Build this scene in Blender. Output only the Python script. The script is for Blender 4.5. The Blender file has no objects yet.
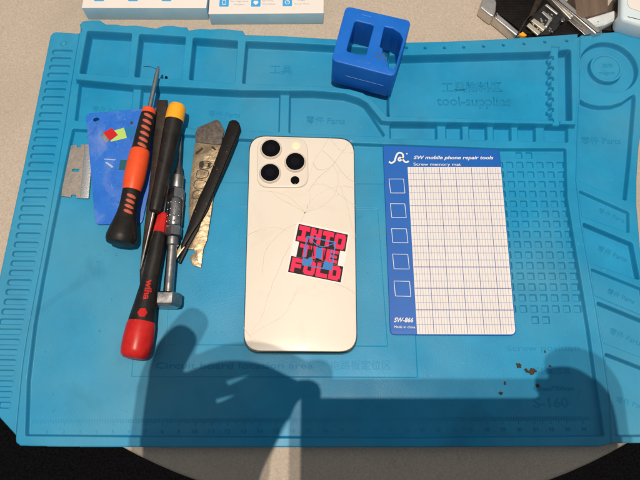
import bpy, bmesh, math, random
import numpy as np
from mathutils import Vector, Matrix
random.seed(7)
scene = bpy.context.scene
COL = scene.collection

# ------------------------------------------------------------------ camera
F, TILT, ROLL, YAW, HC = 610.0, math.radians(17.3), math.radians(2.0), math.radians(-2.0), 0.424
def rot2(x, y, a):
    c, s = math.cos(a), math.sin(a)
    return c*x - s*y, s*x + c*y
def cam_dir(u, v):
    u, v = rot2(u, v, ROLL)
    d = (u, math.sin(TILT) + v*math.cos(TILT), -math.cos(TILT) + v*math.sin(TILT))
    x, y = rot2(d[0], d[1], YAW)
    return Vector((x, y, d[2]))
CAMP = Vector((0, 0, HC))
def at(px, py, z=0.0):
    """the point of the horizontal plane z seen at a place of the photograph (640 x 480)"""
    d = cam_dir((px-320)/F, -(py-240)/F)
    return CAMP + d*((z-HC)/d.z)
cd = bpy.data.cameras.new('camera'); cam = bpy.data.objects.new('camera', cd); COL.objects.link(cam)
cd.sensor_width = 36; cd.lens = 36*F/640; cd.clip_start = 0.005; cd.clip_end = 50
fx, fy, fz = cam_dir(1, 0)-cam_dir(0, 0), cam_dir(0, 1)-cam_dir(0, 0), -cam_dir(0, 0)
cam.matrix_world = Matrix(((fx.x, fy.x, fz.x, 0), (fx.y, fy.y, fz.y, 0), (fx.z, fy.z, fz.z, HC), (0, 0, 0, 1)))
scene.camera = cam

# ------------------------------------------------------------------ materials
def mat(name, col, rough=.5, metal=0., col2=None, nscale=60., bump=0., bscale=400., spec=.28, coat=0., rvar=0., speck=None, sscale=900., sthr=.1, detail=4.):
    m = bpy.data.materials.new(name); m.use_nodes = True
    nt = m.node_tree; N = nt.nodes; L = nt.links
    b = N['Principled BSDF']
    b.inputs['Base Color'].default_value = (*col, 1); b.inputs['Roughness'].default_value = rough
    b.inputs['Metallic'].default_value = metal; b.inputs['Specular IOR Level'].default_value = spec
    if coat: b.inputs['Coat Weight'].default_value = coat; b.inputs['Coat Roughness'].default_value = .05
    tc = N.new('ShaderNodeTexCoord')
    last = None
    if col2 is not None:
        n = N.new('ShaderNodeTexNoise'); n.inputs['Scale'].default_value = nscale; n.inputs['Detail'].default_value = detail
        n.inputs['Roughness'].default_value = .65
        L.new(tc.outputs['Object'], n.inputs['Vector'])
        r = N.new('ShaderNodeValToRGB'); r.color_ramp.elements[0].position = .35; r.color_ramp.elements[1].position = .68
        r.color_ramp.elements[0].color = (*col, 1); r.color_ramp.elements[1].color = (*col2, 1)
        L.new(n.outputs['Fac'], r.inputs['Fac']); last = r.outputs['Color']
    if speck is not None:
        v = N.new('ShaderNodeTexVoronoi'); v.inputs['Scale'].default_value = sscale
        L.new(tc.outputs['Object'], v.inputs['Vector'])
        n2 = N.new('ShaderNodeTexNoise'); n2.inputs['Scale'].default_value = sscale*.12; n2.inputs['Detail'].default_value = 3
        L.new(tc.outputs['Object'], n2.inputs['Vector'])
        mu = N.new('ShaderNodeMath'); mu.operation = 'MULTIPLY'; mu.inputs[1].default_value = sthr*2
        L.new(n2.outputs['Fac'], mu.inputs[0])
        lt = N.new('ShaderNodeMath'); lt.operation = 'LESS_THAN'
        L.new(v.outputs['Distance'], lt.inputs[0]); L.new(mu.outputs[0], lt.inputs[1])
        mx = N.new('ShaderNodeMix'); mx.data_type = 'RGBA'
        L.new(lt.outputs[0], mx.inputs['Factor'])
        if last is not None: L.new(last, mx.inputs['A'])
        else: mx.inputs['A'].default_value = (*col, 1)
        mx.inputs['B'].default_value = (*speck, 1); last = mx.outputs['Result']
    if last is not None: L.new(last, b.inputs['Base Color'])
    if rvar:
        n = N.new('ShaderNodeTexNoise'); n.inputs['Scale'].default_value = nscale*.7; n.inputs['Detail'].default_value = 5
        L.new(tc.outputs['Object'], n.inputs['Vector'])
        mr = N.new('ShaderNodeMapRange'); mr.inputs['From Min'].default_value = .3; mr.inputs['From Max'].default_value = .7
        mr.inputs['To Min'].default_value = max(.02, rough-rvar); mr.inputs['To Max'].default_value = min(1, rough+rvar)
        L.new(n.outputs['Fac'], mr.inputs['Value']); L.new(mr.outputs[0], b.inputs['Roughness'])
    if bump:
        n = N.new('ShaderNodeTexNoise'); n.inputs['Scale'].default_value = bscale; n.inputs['Detail'].default_value = 4
        L.new(tc.outputs['Object'], n.inputs['Vector'])
        bp = N.new('ShaderNodeBump'); bp.inputs['Strength'].default_value = bump; bp.inputs['Distance'].default_value = .0006
        L.new(n.outputs['Fac'], bp.inputs['Height']); L.new(bp.outputs[0], b.inputs['Normal'])
    return m
M = {}
M['silicone'] = mat('silicone', (.009, .228, .440), .45, 0, (.015, .277, .515), 22, .14, 900, .24, rvar=.16, speck=(.05, .24, .36), sscale=420, sthr=.035)
M['emboss'] = mat('emboss', (.010, .225, .43), .5, spec=.2)
M['table'] = mat('table', (.39, .332, .272), .6, 0, (.53, .455, .38), 820, .6, 600, .25, speck=(.28, .225, .18), sscale=650, sthr=.10, detail=9.)
M['carpet'] = mat('carpet', (.003, .003, .0035), .95, 0, (.009, .009, .010), 260, .6, 300, .05, speck=(.06, .055, .05), sscale=120, sthr=.03)
M['glass_cream'] = mat('glass_cream', (.70, .645, .565), .34, 0, (.715, .665, .59), 12, 0, 1, .3, coat=.12, rvar=.10)
M['frame'] = mat('frame', (.42, .40, .36), .28, 1.)
M['bump'] = mat('bump', (.68, .625, .555), .25)
M['ring'] = mat('ring', (.72, .65, .56), .25, .25)
M['lens'] = mat('lens', (.0012, .0012, .002), .06, 0, spec=.22)
M['lens_in'] = mat('lens_in', (.004, .0025, .007), .12, spec=.25)
M['flash'] = mat('flash', (.85, .78, .55), .2, coat=.6)
M['crack'] = mat('crack', (.47, .41, .35), .3)
M['white'] = mat('white', (.76, .74, .72), .5)
M['card_white'] = mat('card_white', (.70, .665, .645), .45, 0, (.73, .70, .68), 30)
M['card_blue'] = mat('card_blue', (.006, .105, .44), .5, 0, (.008, .115, .47), 40)
M['line_dark'] = mat('line_dark', (.05, .11, .36), .5)
M['line_pale'] = mat('line_pale', (.26, .33, .56), .5)
M['stick_black'] = mat('stick_black', (.018, .012, .013), .55, spec=.15)
M['stick_pink'] = mat('stick_pink', (.72, .022, .09), .5, spec=.15)
M['stick_blue'] = mat('stick_blue', (.045, .20, .52), .5, spec=.15)
M['plastic_blue'] = mat('plastic_blue', (.007, .125, .55), .4, 0, (.010, .145, .60), 50, .08, 900, rvar=.08)
M['scratch'] = mat('scratch', (.12, .25, .55), .6)
M['grime'] = mat('grime', (.06, .07, .10), .8, 0, (.12, .10, .09), 900)
M['blue_card'] = mat('blue_card', (.016, .13, .58), .4, 0, (.03, .17, .64), 70, .1, 500, rvar=.1, speck=(.03, .06, .2), sscale=260, sthr=.06)
M['red_sticker'] = mat('red_sticker', (.52, .012, .012), .4)
M['lime'] = mat('lime', (.42, .62, .15), .5)
M['teal_dark'] = mat('teal_dark', (.01, .10, .14), .4)
M['tape'] = mat('tape', (.02, .17, .42), .25)
M['clearish'] = mat('clearish', (.35, .48, .70), .15)
M['steel'] = mat('steel', (.50, .50, .50), .32, 1., (.40, .40, .41), 200, rvar=.1)
M['steel_dark'] = mat('steel_dark', (.20, .195, .19), .35, 1., (.28, .27, .26), 300, .15, 900, rvar=.12)
M['rusty'] = mat('rusty', (.31, .275, .25), .48, .7, (.40, .355, .315), 250, .2, 500, speck=(.17, .11, .075), sscale=420, sthr=.09)
M['spine'] = mat('spine', (.42, .44, .46), .42, .8, (.52, .53, .54), 500, .25, 900)
M['gold'] = mat('gold', (.30, .225, .14), .38, .7, (.46, .365, .24), 150, .8, 260, rvar=.16, speck=(.13, .09, .06), sscale=500, sthr=.1)
M['burnt'] = mat('burnt', (.075, .065, .06), .6, .3, (.15, .13, .115), 350, .5, 700, speck=(.45, .40, .34), sscale=600, sthr=.10)
M['ink'] = mat('ink', (.03, .022, .016), .6)
M['black_metal'] = mat('black_metal', (.006, .0055, .0055), .42, 0, (.012, .010, .0095), 120, .12, 800, .14, speck=(.34, .32, .30), sscale=360, sthr=.06)
M['brown_metal'] = mat('brown_metal', (.030, .022, .018), .4, .3, (.055, .042, .034), 160, .2, 600, speck=(.2, .18, .16), sscale=400, sthr=.05)
M['bare_tip'] = mat('bare_tip', (.70, .58, .42), .4, .5)
M['rubber'] = mat('rubber', (.008, .007, .007), .46, 0, (.016, .014, .013), 120, .15, 900, rvar=.12, speck=(.07, .062, .055), sscale=700, sthr=.035)
M['orange'] = mat('orange', (.72, .075, .018), .42, 0, (.78, .095, .025), 90)
M['orange_dull'] = mat('orange_dull', (.50, .10, .06), .55)
M['red'] = mat('red', (.46, .012, .012), .33, 0, (.56, .022, .018), 120, .05, 600, rvar=.1)
M['yellow'] = mat('yellow', (.80, .36, .015), .38, 0, (.86, .42, .03), 90)
M['chrome'] = mat('chrome', (.30, .30, .31), .3, 1., (.40, .39, .385), 150, .1, 500, rvar=.12)
M['chrome_pale'] = mat('chrome_pale', (.62, .57, .50), .3, 1., rvar=.08, col2=(.55, .5, .44), nscale=200)
M['alu'] = mat('alu', (.60, .57, .53), .38, .9, (.70, .66, .62), 140, .1, 700, rvar=.08)
M['case_black'] = mat('case_black', (.006, .005, .005), .5, 0, (.011, .009, .008), 200, .1, 600, .12)
M['box_white'] = mat('box_white', (.72, .675, .65), .45, 0, (.74, .70, .67), 30)
M['box_blue'] = mat('box_blue', (.36, .66, .86), .4, 0, (.44, .72, .88), 40)
M['icon_blue'] = mat('icon_blue', (.05, .36, .74), .45)
M['print_grey'] = mat('print_grey', (.36, .34, .36), .5)
M['wood'] = mat('wood', (.10, .068, .05), .65, 0, (.17, .12, .09), 120, .4, 200)
M['worn'] = mat('worn', (.52, .58, .62), .5, 0, (.68, .70, .70), 90, .2, 300, speck=(.2, .15, .12), sscale=220, sthr=.12)  # chipped white paint, tinted bluish to carry cool window light
M['device'] = mat('device', (.56, .68, .74), .35, 0, (.62, .72, .78), 40)  # white shell with bluish window light put into its colour
M['dark_gloss'] = mat('dark_gloss', (.02, .017, .015), .25)
M['crumb'] = mat('crumb', (.035, .022, .013), .8, 0, (.10, .062, .035), 1200, .8, 1500)
M['hair'] = mat('hair', (.02, .02, .025), .5)
M['pcb'] = mat('pcb', (.012, .014, .016), .35, 0, (.03, .03, .03), 300)
M['solder'] = mat('solder', (.75, .68, .55), .3, .7)
M['lint'] = mat('lint', (.30, .36, .40), .9, 0, (.10, .10, .10), 30)
M['skin'] = mat('skin', (.50, .29, .20), .5, 0, (.56, .34, .24), 40, .1, 300)
M['cloth'] = mat('cloth', (.010, .010, .012), .9, 0, (.016, .016, .018), 200, .3, 600)
nt = M['silicone'].node_tree; N = nt.nodes; L = nt.links; pb = N['Principled BSDF']
src = pb.inputs['Base Color'].links[0].from_socket; tc = [n for n in N if n.type == 'TEX_COORD'][0]
def layer(src, scale, lo, hi, col, amt, detail=5., dist=0.):
    n = N.new('ShaderNodeTexNoise'); n.inputs['Scale'].default_value = scale; n.inputs['Detail'].default_value = detail; n.inputs['Distortion'].default_value = dist
    L.new(tc.outputs['Object'], n.inputs['Vector'])
    r = N.new('ShaderNodeMapRange'); r.inputs['From Min'].default_value = lo; r.inputs['From Max'].default_value = hi; r.inputs['To Max'].default_value = amt
    L.new(n.outputs['Fac'], r.inputs['Value'])
    x = N.new('ShaderNodeMix'); x.data_type = 'RGBA'; L.new(r.outputs[0], x.inputs['Factor']); L.new(src, x.inputs['A']); x.inputs['B'].default_value = (*col, 1)
    return x.outputs['Result']
src = layer(src, 7, .42, .70, (.095, .30, .40), .55, 6, .4)      # pale dust film, with the mat's soft sheen put into its colour
src = layer(src, 16, .60, .78, (.010, .13, .25), .50, 7, .8)     # darker handling marks
src = layer(src, 300, .70, .78, (.16, .36, .48), .55, 3, 1.5)    # lint
src = layer(src, 90, .70, .76, (.02, .12, .20), .5, 8, 2.)       # grime spots
L.new(src, pb.inputs['Base Color'])
def wear(key, *layers):
    global nt, N, L, tc
    nt = M[key].node_tree; N = nt.nodes; L = nt.links; q = N['Principled BSDF']; tc = [n for n in N if n.type == 'TEX_COORD'][0]
    s_ = q.inputs['Base Color'].links[0].from_socket
    for l in layers: s_ = layer(s_, *l)
    L.new(s_, q.inputs['Base Color'])
wear('blue_card', (45, .5, .72, (.16, .27, .60), .7, 8, 1.), (160, .64, .72, (.02, .04, .12), .6, 6, 1.5), (500, .66, .74, (.35, .42, .65), .6, 3, 2.))
wear('plastic_blue', (60, .62, .76, (.05, .17, .50), .5, 8, 1.5), (380, .70, .76, (.18, .30, .62), .5, 4, 2.))
wear('red', (120, .62, .72, (.30, .008, .008), .6, 8, 1.5), (500, .70, .76, (.62, .16, .13), .6, 4, 2.))
wear('orange', (110, .60, .74, (.48, .04, .012), .6, 8, 1.5), (450, .70, .76, (.82, .25, .14), .5, 4, 2.))
wear('yellow', (110, .58, .74, (.52, .22, .012), .6, 8, 1.5))
wear('table', (9, .45, .75, (.33, .29, .245), .55, 6, .5), (60, .66, .74, (.28, .23, .19), .35, 6, 1.))
wear('steel', (300, .6, .7, (.22, .2, .18), .6, 6, 1.))
wear('chrome_pale', (200, .58, .7, (.3, .26, .22), .5, 6, 1.5))
wear('rubber', (60, .5, .75, (.028, .024, .02), .6, 8, 1.), (420, .68, .74, (.09, .08, .07), .5, 4, 2.))
wear('chrome', (200, .58, .7, (.20, .18, .16), .6, 6, 1.5))
wear('alu', (150, .60, .74, (.36, .33, .30), .6, 7, 1.5))
wear('glass_cream', (30, .55, .75, (.60, .545, .475), .5, 6, .8))
# wood grain along the board
for key, sc in (('wood', (1, .08, 1)),):
    nt = M[key].node_tree; tc = [n for n in nt.nodes if n.type == 'TEX_COORD'][0]
    for n in nt.nodes:
        if n.type == 'TEX_NOISE':
            mp = nt.nodes.new('ShaderNodeMapping'); mp.inputs['Scale'].default_value = sc
            nt.links.new(tc.outputs['Object'], mp.inputs['Vector']); nt.links.new(mp.outputs[0], n.inputs['Vector'])

# ------------------------------------------------------------------ object helpers
def link(name, me, m, parent=None, origin=None, smooth=None):
    o = bpy.data.objects.new(name, me); COL.objects.link(o)
    if m is not None: me.materials.append(M[m] if isinstance(m, str) else m)
    if parent is not None:
        origin = wloc(parent); o.parent = parent
    elif origin is None: origin = Vector((0, 0, 0))
    me.transform(Matrix.Translation(-origin))
    if parent is None: o.location = origin
    if smooth is not None:
        for p in me.polygons: p.use_smooth = True
        if smooth < 3: me.set_sharp_from_angle(angle=smooth)
    return o
def wloc(o):
    v = Vector(o.location)
    while o.parent: o = o.parent; v += o.location
    return v
def tag(o, label, cat, group=None, kind=None):
    if label: o['label'] = label
    if cat: o['category'] = cat
    if group: o['group'] = group
    if kind: o['kind'] = kind
    return o
def thing(name, loc, label, cat, group=None):
    o = bpy.data.objects.new(name, None); COL.objects.link(o); o.location = loc; o.empty_display_size = .01
    return tag(o, label, cat, group)
def new_mesh(bm, name='m'):
    me = bpy.data.meshes.new(name); bm.normal_update(); bm.to_mesh(me); bm.free(); return me
def round_poly(pts, r, n=5):
    """2D polygon with corners rounded to radius r (a number or one per corner)"""
    out = []; k = len(pts)
    for i in range(k):
        p = Vector(pts[i][:2]); a = Vector(pts[i-1][:2]); b = Vector(pts[(i+1) % k][:2])
        ri = r[i] if isinstance(r, (list, tuple)) else r
        u = a-p; v = b-p; lu, lv = u.length, v.length
        if ri <= 0 or lu < 1e-9 or lv < 1e-9: out.append(p); continue
        u /= lu; v /= lv; c = max(-1, min(1, u.dot(v))); ang = math.acos(c)
        if ang > 3.0: out.append(p); continue
        t = min(ri/math.tan(ang/2), lu*.48, lv*.48)
        p0, p1 = p+u*t, p+v*t
        for j in range(n+1):
            s = j/n; out.append(p0*(1-s)**2 + p*(2*s*(1-s)) + p1*s*s)
    return out
def area2(p): return sum(p[i-1][0]*p[i][1]-p[i][0]*p[i-1][1] for i in range(len(p)))/2
def prism(outer, z0, z1, holes=(), bevel=0., nb=2, zf=None):
    """flat plate from a 2D outline (with holes), rounded rims; zf(x,y) lifts it"""
    cu = bpy.data.curves.new('c', 'CURVE'); cu.dimensions = '2D'; cu.fill_mode = 'BOTH'
    h = (z1-z0)/2; bevel = min(bevel, h*.95)
    c = sum((Vector(p[:2]) for p in outer), Vector((0, 0)))/len(outer)
    S = 100.0
    for ring in [outer, *holes]:
        sp = cu.splines.new('POLY'); sp.points.add(len(ring)-1); sp.use_cyclic_u = True
        for q, p in zip(sp.points, ring): q.co = ((p[0]-c.x)*S, (p[1]-c.y)*S, 0, 1)
    cu.extrude = (h-bevel)*S; cu.bevel_depth = bevel*S; cu.bevel_resolution = nb; cu.offset = -bevel*S
    o = bpy.data.objects.new('c', cu); COL.objects.link(o)
    me = bpy.data.meshes.new_from_object(o.evaluated_get(bpy.context.evaluated_depsgraph_get()))
    bpy.data.objects.remove(o); bpy.data.curves.remove(cu)
    for v in me.vertices:
        x, y, z = v.co.x/S+c.x, v.co.y/S+c.y, v.co.z/S+(z0+z1)/2
        if zf: z += zf(x, y)
        v.co = (x, y, z)
    bm = bmesh.new(); bm.from_mesh(me); bmesh.ops.remove_doubles(bm, verts=bm.verts, dist=1e-6)
    bmesh.ops.recalc_face_normals(bm, faces=bm.faces); bm.to_mesh(me); bm.free()
    return me
def px2(pts, z): return [tuple(at(x, y, z)[:2]) for x, y in pts]
def lathe(A, B, prof, seg=28, up=None, twist=0.):
    """round (or few-sided) body about the line A->B; prof = (t along 0..1, radius in m)"""
    A, B = Vector(A), Vector(B); d = (B-A); Ln = d.length; d.normalize()
    w = Vector((0, 0, 1)); s = d.cross(w).normalized(); w = s.cross(d)
    bm = bmesh.new(); rings = []
    for t, r in prof:
        c = A+d*(t*Ln)
        rings.append([bm.verts.new(c+(s*math.cos(a)+w*math.sin(a))*r) for a in [twist+2*math.pi*k/seg for k in range(seg)]])
    for r0, r1 in zip(rings, rings[1:]):
        for k in range(seg): bm.faces.new((r0[k], r0[(k+1) % seg], r1[(k+1) % seg], r1[k]))
    bm.faces.new(rings[0][::-1]); bm.faces.new(rings[-1])
    bmesh.ops.recalc_face_normals(bm, faces=bm.faces)
    return new_mesh(bm)
def along(A, B, prof):
    """profile whose t values are photo-y pixels from A's y to B's y (A, B = (px, py, z)); radius in px of the local scale"""
    a, b = at(*A), at(*B)
    out = []
    for y, r in prof:
        t = (y-A[1])/(B[1]-A[1]); q = A[0]+(B[0]-A[0])*t; z = A[2]+(B[2]-A[2])*t
        s = (at(q+1, y, z)-at(q, y, z)).length
        # perspective: find t on the 3D line that projects to y
        lo, hi = -0.2, 1.2
        for _ in range(40):
            mid = (lo+hi)/2; p = a+(b-a)*mid
            if proj(p)[1]*(1 if B[1] > A[1] else -1) < y*(1 if B[1] > A[1] else -1): lo = mid
            else: hi = mid
        out.append(((lo+hi)/2, r*s))
    return a, b, out
CI = cam.matrix_world.inverted()
def proj(p):
    q = CI @ Vector(p); return (320+F*q.x/-q.z, 240-F*q.y/-q.z)
def scale_at(px, py, z): return (at(px+1, py, z)-at(px, py, z)).length
def tube(pts, r, seg=8):
    pts = [Vector(p) for p in pts]; bm = bmesh.new(); rings = []
    for i, p in enumerate(pts):
        d = (pts[min(i+1, len(pts)-1)]-pts[max(i-1, 0)]).normalized()
        s = d.cross(Vector((0, 0, 1)));
        if s.length < 1e-6: s = Vector((1, 0, 0))
        s.normalize(); w = s.cross(d); rr = r[i] if isinstance(r, (list, tuple)) else r
        rings.append([bm.verts.new(p+(s*math.cos(a)+w*math.sin(a))*rr) for a in [2*math.pi*k/seg for k in range(seg)]])
    for r0, r1 in zip(rings, rings[1:]):
        for k in range(seg): bm.faces.new((r0[k], r0[(k+1) % seg], r1[(k+1) % seg], r1[k]))
    bm.faces.new(rings[0][::-1]); bm.faces.new(rings[-1]); bmesh.ops.recalc_face_normals(bm, faces=bm.faces)
    return new_mesh(bm)
def smooth_path(pts, n=6):
    P = [Vector(p) for p in pts]; P = [P[0]*2-P[1]]+P+[P[-1]*2-P[-2]]; out = []
    for i in range(1, len(P)-2):
        for j in range(n):
            t = j/n; a, b, c, d = P[i-1], P[i], P[i+1], P[i+2]
            out.append(.5*((2*b)+(c-a)*t+(2*a-5*b+4*c-d)*t*t+(3*b-3*c+d-a)*t**3))
    out.append(P[-2]); return out
def ribbon_bm(bm, pts, w, z, taper=False):
    """flat printed or scratched line following 2D points"""
    n = len(pts); prev = None
    for i in range(n):
        p = Vector(pts[i][:2]); d = Vector(pts[min(i+1, n-1)][:2])-Vector(pts[max(i-1, 0)][:2]); d.normalize()
        s = Vector((-d.y, d.x)); ww = w/2*(1 if not taper else max(.15, 1-i/n))
        zz = z(p.x, p.y) if callable(z) else z
        cur = (bm.verts.new((*(p+s*ww), zz)), bm.verts.new((*(p-s*ww), zz)))
        if prev: bm.faces.new((prev[0], prev[1], cur[1], cur[0]))
        prev = cur
def flat_bm(bm, pts, z):
    f = bm.faces.new([bm.verts.new((*p[:2], z(p[0], p[1]) if callable(z) else z)) for p in pts])
    f.normal_update()
    if f.normal.z < 0: f.normal_flip()
    bmesh.ops.triangulate(bm, faces=[f])
def sheet(polys, z):
    bm = bmesh.new()
    for p in polys: flat_bm(bm, p, z)
    return new_mesh(bm)
def box_bm(bm, c, sx, sy, sz, ang=0):
    m = Matrix.Translation(c) @ Matrix.Rotation(ang, 4, 'Z') @ Matrix.Diagonal((sx, sy, sz, 1))
    bmesh.ops.create_cube(bm, size=1, matrix=m)
def text_mesh(s, p0, p1, ext=.0002, cap=None, bold=0., shear=0.):
    """flat lettering whose baseline runs from p0 to p1 (world points)"""
    cu = bpy.data.curves.new('t', 'FONT'); cu.body = s; cu.size = 1; cu.offset = bold; cu.shear = shear; cu.extrude = 0; cu.resolution_u = 3
    o = bpy.data.objects.new('t', cu); COL.objects.link(o)
    me = bpy.data.meshes.new_from_object(o.evaluated_get(bpy.context.evaluated_depsgraph_get()))
    bpy.data.objects.remove(o); bpy.data.curves.remove(cu)
    p0, p1 = Vector(p0), Vector(p1); d = p1-p0; L = d.length; d.normalize()
    n = Vector((0, 0, 1)); n = (n-d*n.dot(d)).normalized(); u = n.cross(d)
    xs = [v.co.x for v in me.vertices]; ys = [v.co.y for v in me.vertices]
    x0, x1, y0, y1 = min(xs), max(xs), min(ys), max(ys)
    sx = L/(x1-x0); sy = sx if cap is None else cap/.72
    for v in me.vertices: v.co = p0+d*((v.co.x-x0)*sx)+u*(v.co.y*sy)
    if ext:
        bm = bmesh.new(); bm.from_mesh(me)
        r = bmesh.ops.extrude_face_region(bm, geom=bm.faces[:])
        bmesh.ops.translate(bm, verts=[g for g in r['geom'] if isinstance(g, bmesh.types.BMVert)], vec=n*ext)
        bmesh.ops.recalc_face_normals(bm, faces=bm.faces); bm.to_mesh(me); bm.free()
    return me
def join_meshes(ms):
    bm = bmesh.new()
    for m in ms: bm.from_mesh(m); bpy.data.meshes.remove(m)
    return new_mesh(bm)

# ------------------------------------------------------------------ setting: table and floor
TC, TR = Vector((.0285, .3226)), .3712
tx, ty = rot2(TC.x, TC.y, YAW)
circ = lambda c, r, n: [(c[0]+r*math.cos(2*math.pi*k/n), c[1]+r*math.sin(2*math.pi*k/n)) for k in range(n)]
FLOOR = -.72
me = bpy.data.meshes.new('f')
me.from_pydata([(-4, -4, FLOOR), (4, -4, FLOOR), (4, 4, FLOOR), (-4, 4, FLOOR)], [], [(0, 1, 2, 3)])
tag(link('floor', me, 'carpet'), 'dark speckled carpet far below the table edge', 'floor', kind='structure')
tb = thing('round_table', (tx, ty, FLOOR), 'round cafe table with speckled beige top under the repair mat', 'table')
link('table_top', prism(circ((tx, ty), TR, 160), -.026, 0, bevel=.003), 'table', tb, smooth=.6)
link('pedestal', lathe((tx, ty, FLOOR+.03), (tx, ty, -.026), [(0, .035), (.05, .03), (.95, .03), (1, .06)]), 'black_metal', tb, smooth=.6)
link('base', lathe((tx, ty+.0001, FLOOR), (tx, ty, FLOOR+.03), [(0, .24), (.4, .235), (1, .05)], seg=48), 'black_metal', tb, smooth=.6)

# ------------------------------------------------------------------ the silicone repair mat: one moulded sheet
ZS, ZM, ZT, ZW, ZF = .0042, .0075, .013, .0085, .0035   # strip, main rim, tray rim, wing, work floor
RES = .0003
outline = ([at(x, y, ZS) for x, y in [(0, 418.5), (-11, 402), (-16, 380), (-12, 335), (0, 273), (24, 163), (40, 85), (50, 36), (52.5, 32.5), (56, 31.6), (78, 33)]]
    + [at(x, y, ZT) for x, y in [(80.5, 23), (82.5, 20.8), (92, 19.6), (99.7, 19.8), (106, 24), (116, 24), (125, 25.3), (134, 24.8), (144, 26.2), (156, 28), (163, 25.7), (172, 25.2), (180, 26.6), (187, 26.8), (188.5, 30), (200, 28.3), (210, 29), (222, 28.3), (243, 30.4), (245, 34.4), (286, 35.8), (332, 38.6), (370, 40.8), (409.7, 42), (450, 41), (502.5, 38.6), (545, 35.8), (579, 33.4)]]
    + [at(x, y, ZW) for x, y in [(582, 34.6), (610, 32), (640, 29.3), (650, 28.6), (653, 31), (652, 67), (645.5, 110), (639, 147), (637, 180), (637, 205), (641, 252), (652, 310), (668, 380), (680, 437), (676, 443)]]
    + [at(x, y, ZM) for x, y in [(612, 443.5), (600, 446.6), (420, 447.4), (200, 447.6), (60, 447), (20, 446), (16, 443), (14, 436.5)]])
outline = [tuple(p[:2]) for p in outline]
ox = [p[0] for p in outline]; oy = [p[1] for p in outline]
gx = np.arange(min(ox)-.003, max(ox)+.003, RES); gy = np.arange(min(oy)-.003, max(oy)+.003, RES)
X, Y = np.meshgrid(gx, gy)
def sdf(poly, X, Y, closed=True):
    P = np.array([p[:2] for p in poly]); n = len(P); d2 = np.full(X.shape, 1e9); ins = np.zeros(X.shape, bool)
    for i in range(n if closed else n-1):
        a = P[i]; b = P[(i+1) % n]; e = b-a; wx = X-a[0]; wy = Y-a[1]
        t = np.clip((wx*e[0]+wy*e[1])/max(e@e, 1e-14), 0, 1)
        d2 = np.minimum(d2, (wx-e[0]*t)**2+(wy-e[1]*t)**2)
        if closed:
            c = ((a[1] <= Y) != (b[1] <= Y))
            with np.errstate(divide='ignore', invalid='ignore'):
                xi = a[0]+(Y-a[1])*(e[0]/(e[1] if abs(e[1]) > 1e-14 else 1e-14))
            ins ^= c & (X < xi)
    d = np.sqrt(d2)
    return np.where(ins, -d, d) if closed else d
def sstep(x):
    x = np.clip(x, 0, 1); return x*x*(3-2*x)
H = np.full(X.shape, ZS)
def window(poly, m=.003):
    P = np.array([p[:2] for p in poly])
    i0, i1 = np.searchsorted(gx, [P[:, 0].min()-m, P[:, 0].max()+m]); j0, j1 = np.searchsorted(gy, [P[:, 1].min()-m, P[:, 1].max()+m])
    return slice(max(j0, 0), max(j1, 0)), slice(max(i0, 0), max(i1, 0))
def setlevel(poly, level, wall=.0017, r=0.):
    """level the inside of a 2D outline to a height, with a drafted wall on its inner side"""
    if r: poly = round_poly(poly, r)
    w = window(poly); s = sdf(poly, X[w], Y[w]); t = sstep(-s/wall)
    H[w] = H[w]*(1-t)+level*t
def carve_line(pts, depth, width):
    w = window(pts); s = sdf(pts, X[w], Y[w], False); H[w] -= depth*sstep(1-s/width)
grv = [(79, 30), (70.5, 82.5), (64, 125), (58, 160), (49.5, 210), (41, 256), (32, 303), (26, 335), (21.5, 365), (18, 400), (14.5, 437)]
G = px2(grv, ZM)
setlevel(G+px2([(14, 470), (700, 470), (700, 10), (79, 10)], ZM), ZM, .001)
carve_line(G, .002, .0012)
# wing
wing = px2([(580, 20), (579.5, 60), (579, 100), (577, 130), (575.5, 180), (580, 222), (588, 267), (594, 300), (602, 350), (609, 400), (612, 460), (720, 460), (720, 20)], ZW)
setlevel(wing, ZW, .0008)
# tray rows two and the small pockets under the big tray
def pocket(pts, ztop, floor, r=.002, wall=.0018): setlevel(px2(pts, ztop), floor, wall, r)
pocket([(79.5, 76), (135, 80), (133.2, 95), (130.5, 124), (74, 120.8)], ZM, .0033)
pocket([(141.5, 80), (200, 84), (281, 88), (280, 132.6), (200, 129), (137.5, 124.6)], ZM, .0033)
pocket([(289, 87), (313, 87), (346, 90), (362, 100), (374, 117), (385.5, 134.5), (384, 137.2), (288, 133.4)], ZM, .0033)
for a, b, c, d in [(389, 438, 139.2, 139.7), (445, 463.2, 139.8, 140.1), (468, 488, 140.2, 140.6), (492.6, 512.2, 140.8, 141.2), (517, 536.6, 141.4, 141.9), (543.5, 569, 142, 142.6)]:
    pocket([(a, 118), (b-.6, 118), (b, d), (a+.3, c)], ZM, .0034)
# tray block with the high rim
setlevel(px2([(70, 5), (80, 30), (77.5, 52), (73.8, 80.5), (133, 86.3), (200, 89.6), (240, 91.5), (288, 92), (313, 92), (344, 94.6), (358, 99), (366, 103.5), (381, 122), (389, 122.8), (480, 124), (570, 125.6), (577.5, 125.8), (579.2, 100), (579.6, 30), (581, 5)], ZT), ZT, .0017)
pocket([(86.8, 30), (132.3, 32.6), (128, 76.9), (78.8, 73.6)], ZT, .003)
pocket([(138.8, 33.2), (186.3, 36.2), (181.3, 79.6), (133.8, 77.2)], ZT, .003)
pocket([(192.6, 36.8), (238.3, 40), (235, 83.6), (188.4, 80)], ZT, .003)
pocket([(245.4, 40.4), (290, 42.3), (332, 44.6), (375, 48), (390, 49), (390, 117.5), (386, 116), (371, 99), (363, 93.3), (350, 89.6), (330, 87), (290, 85.4), (241.6, 83.6)], ZT, .0042, .0018)
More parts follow.
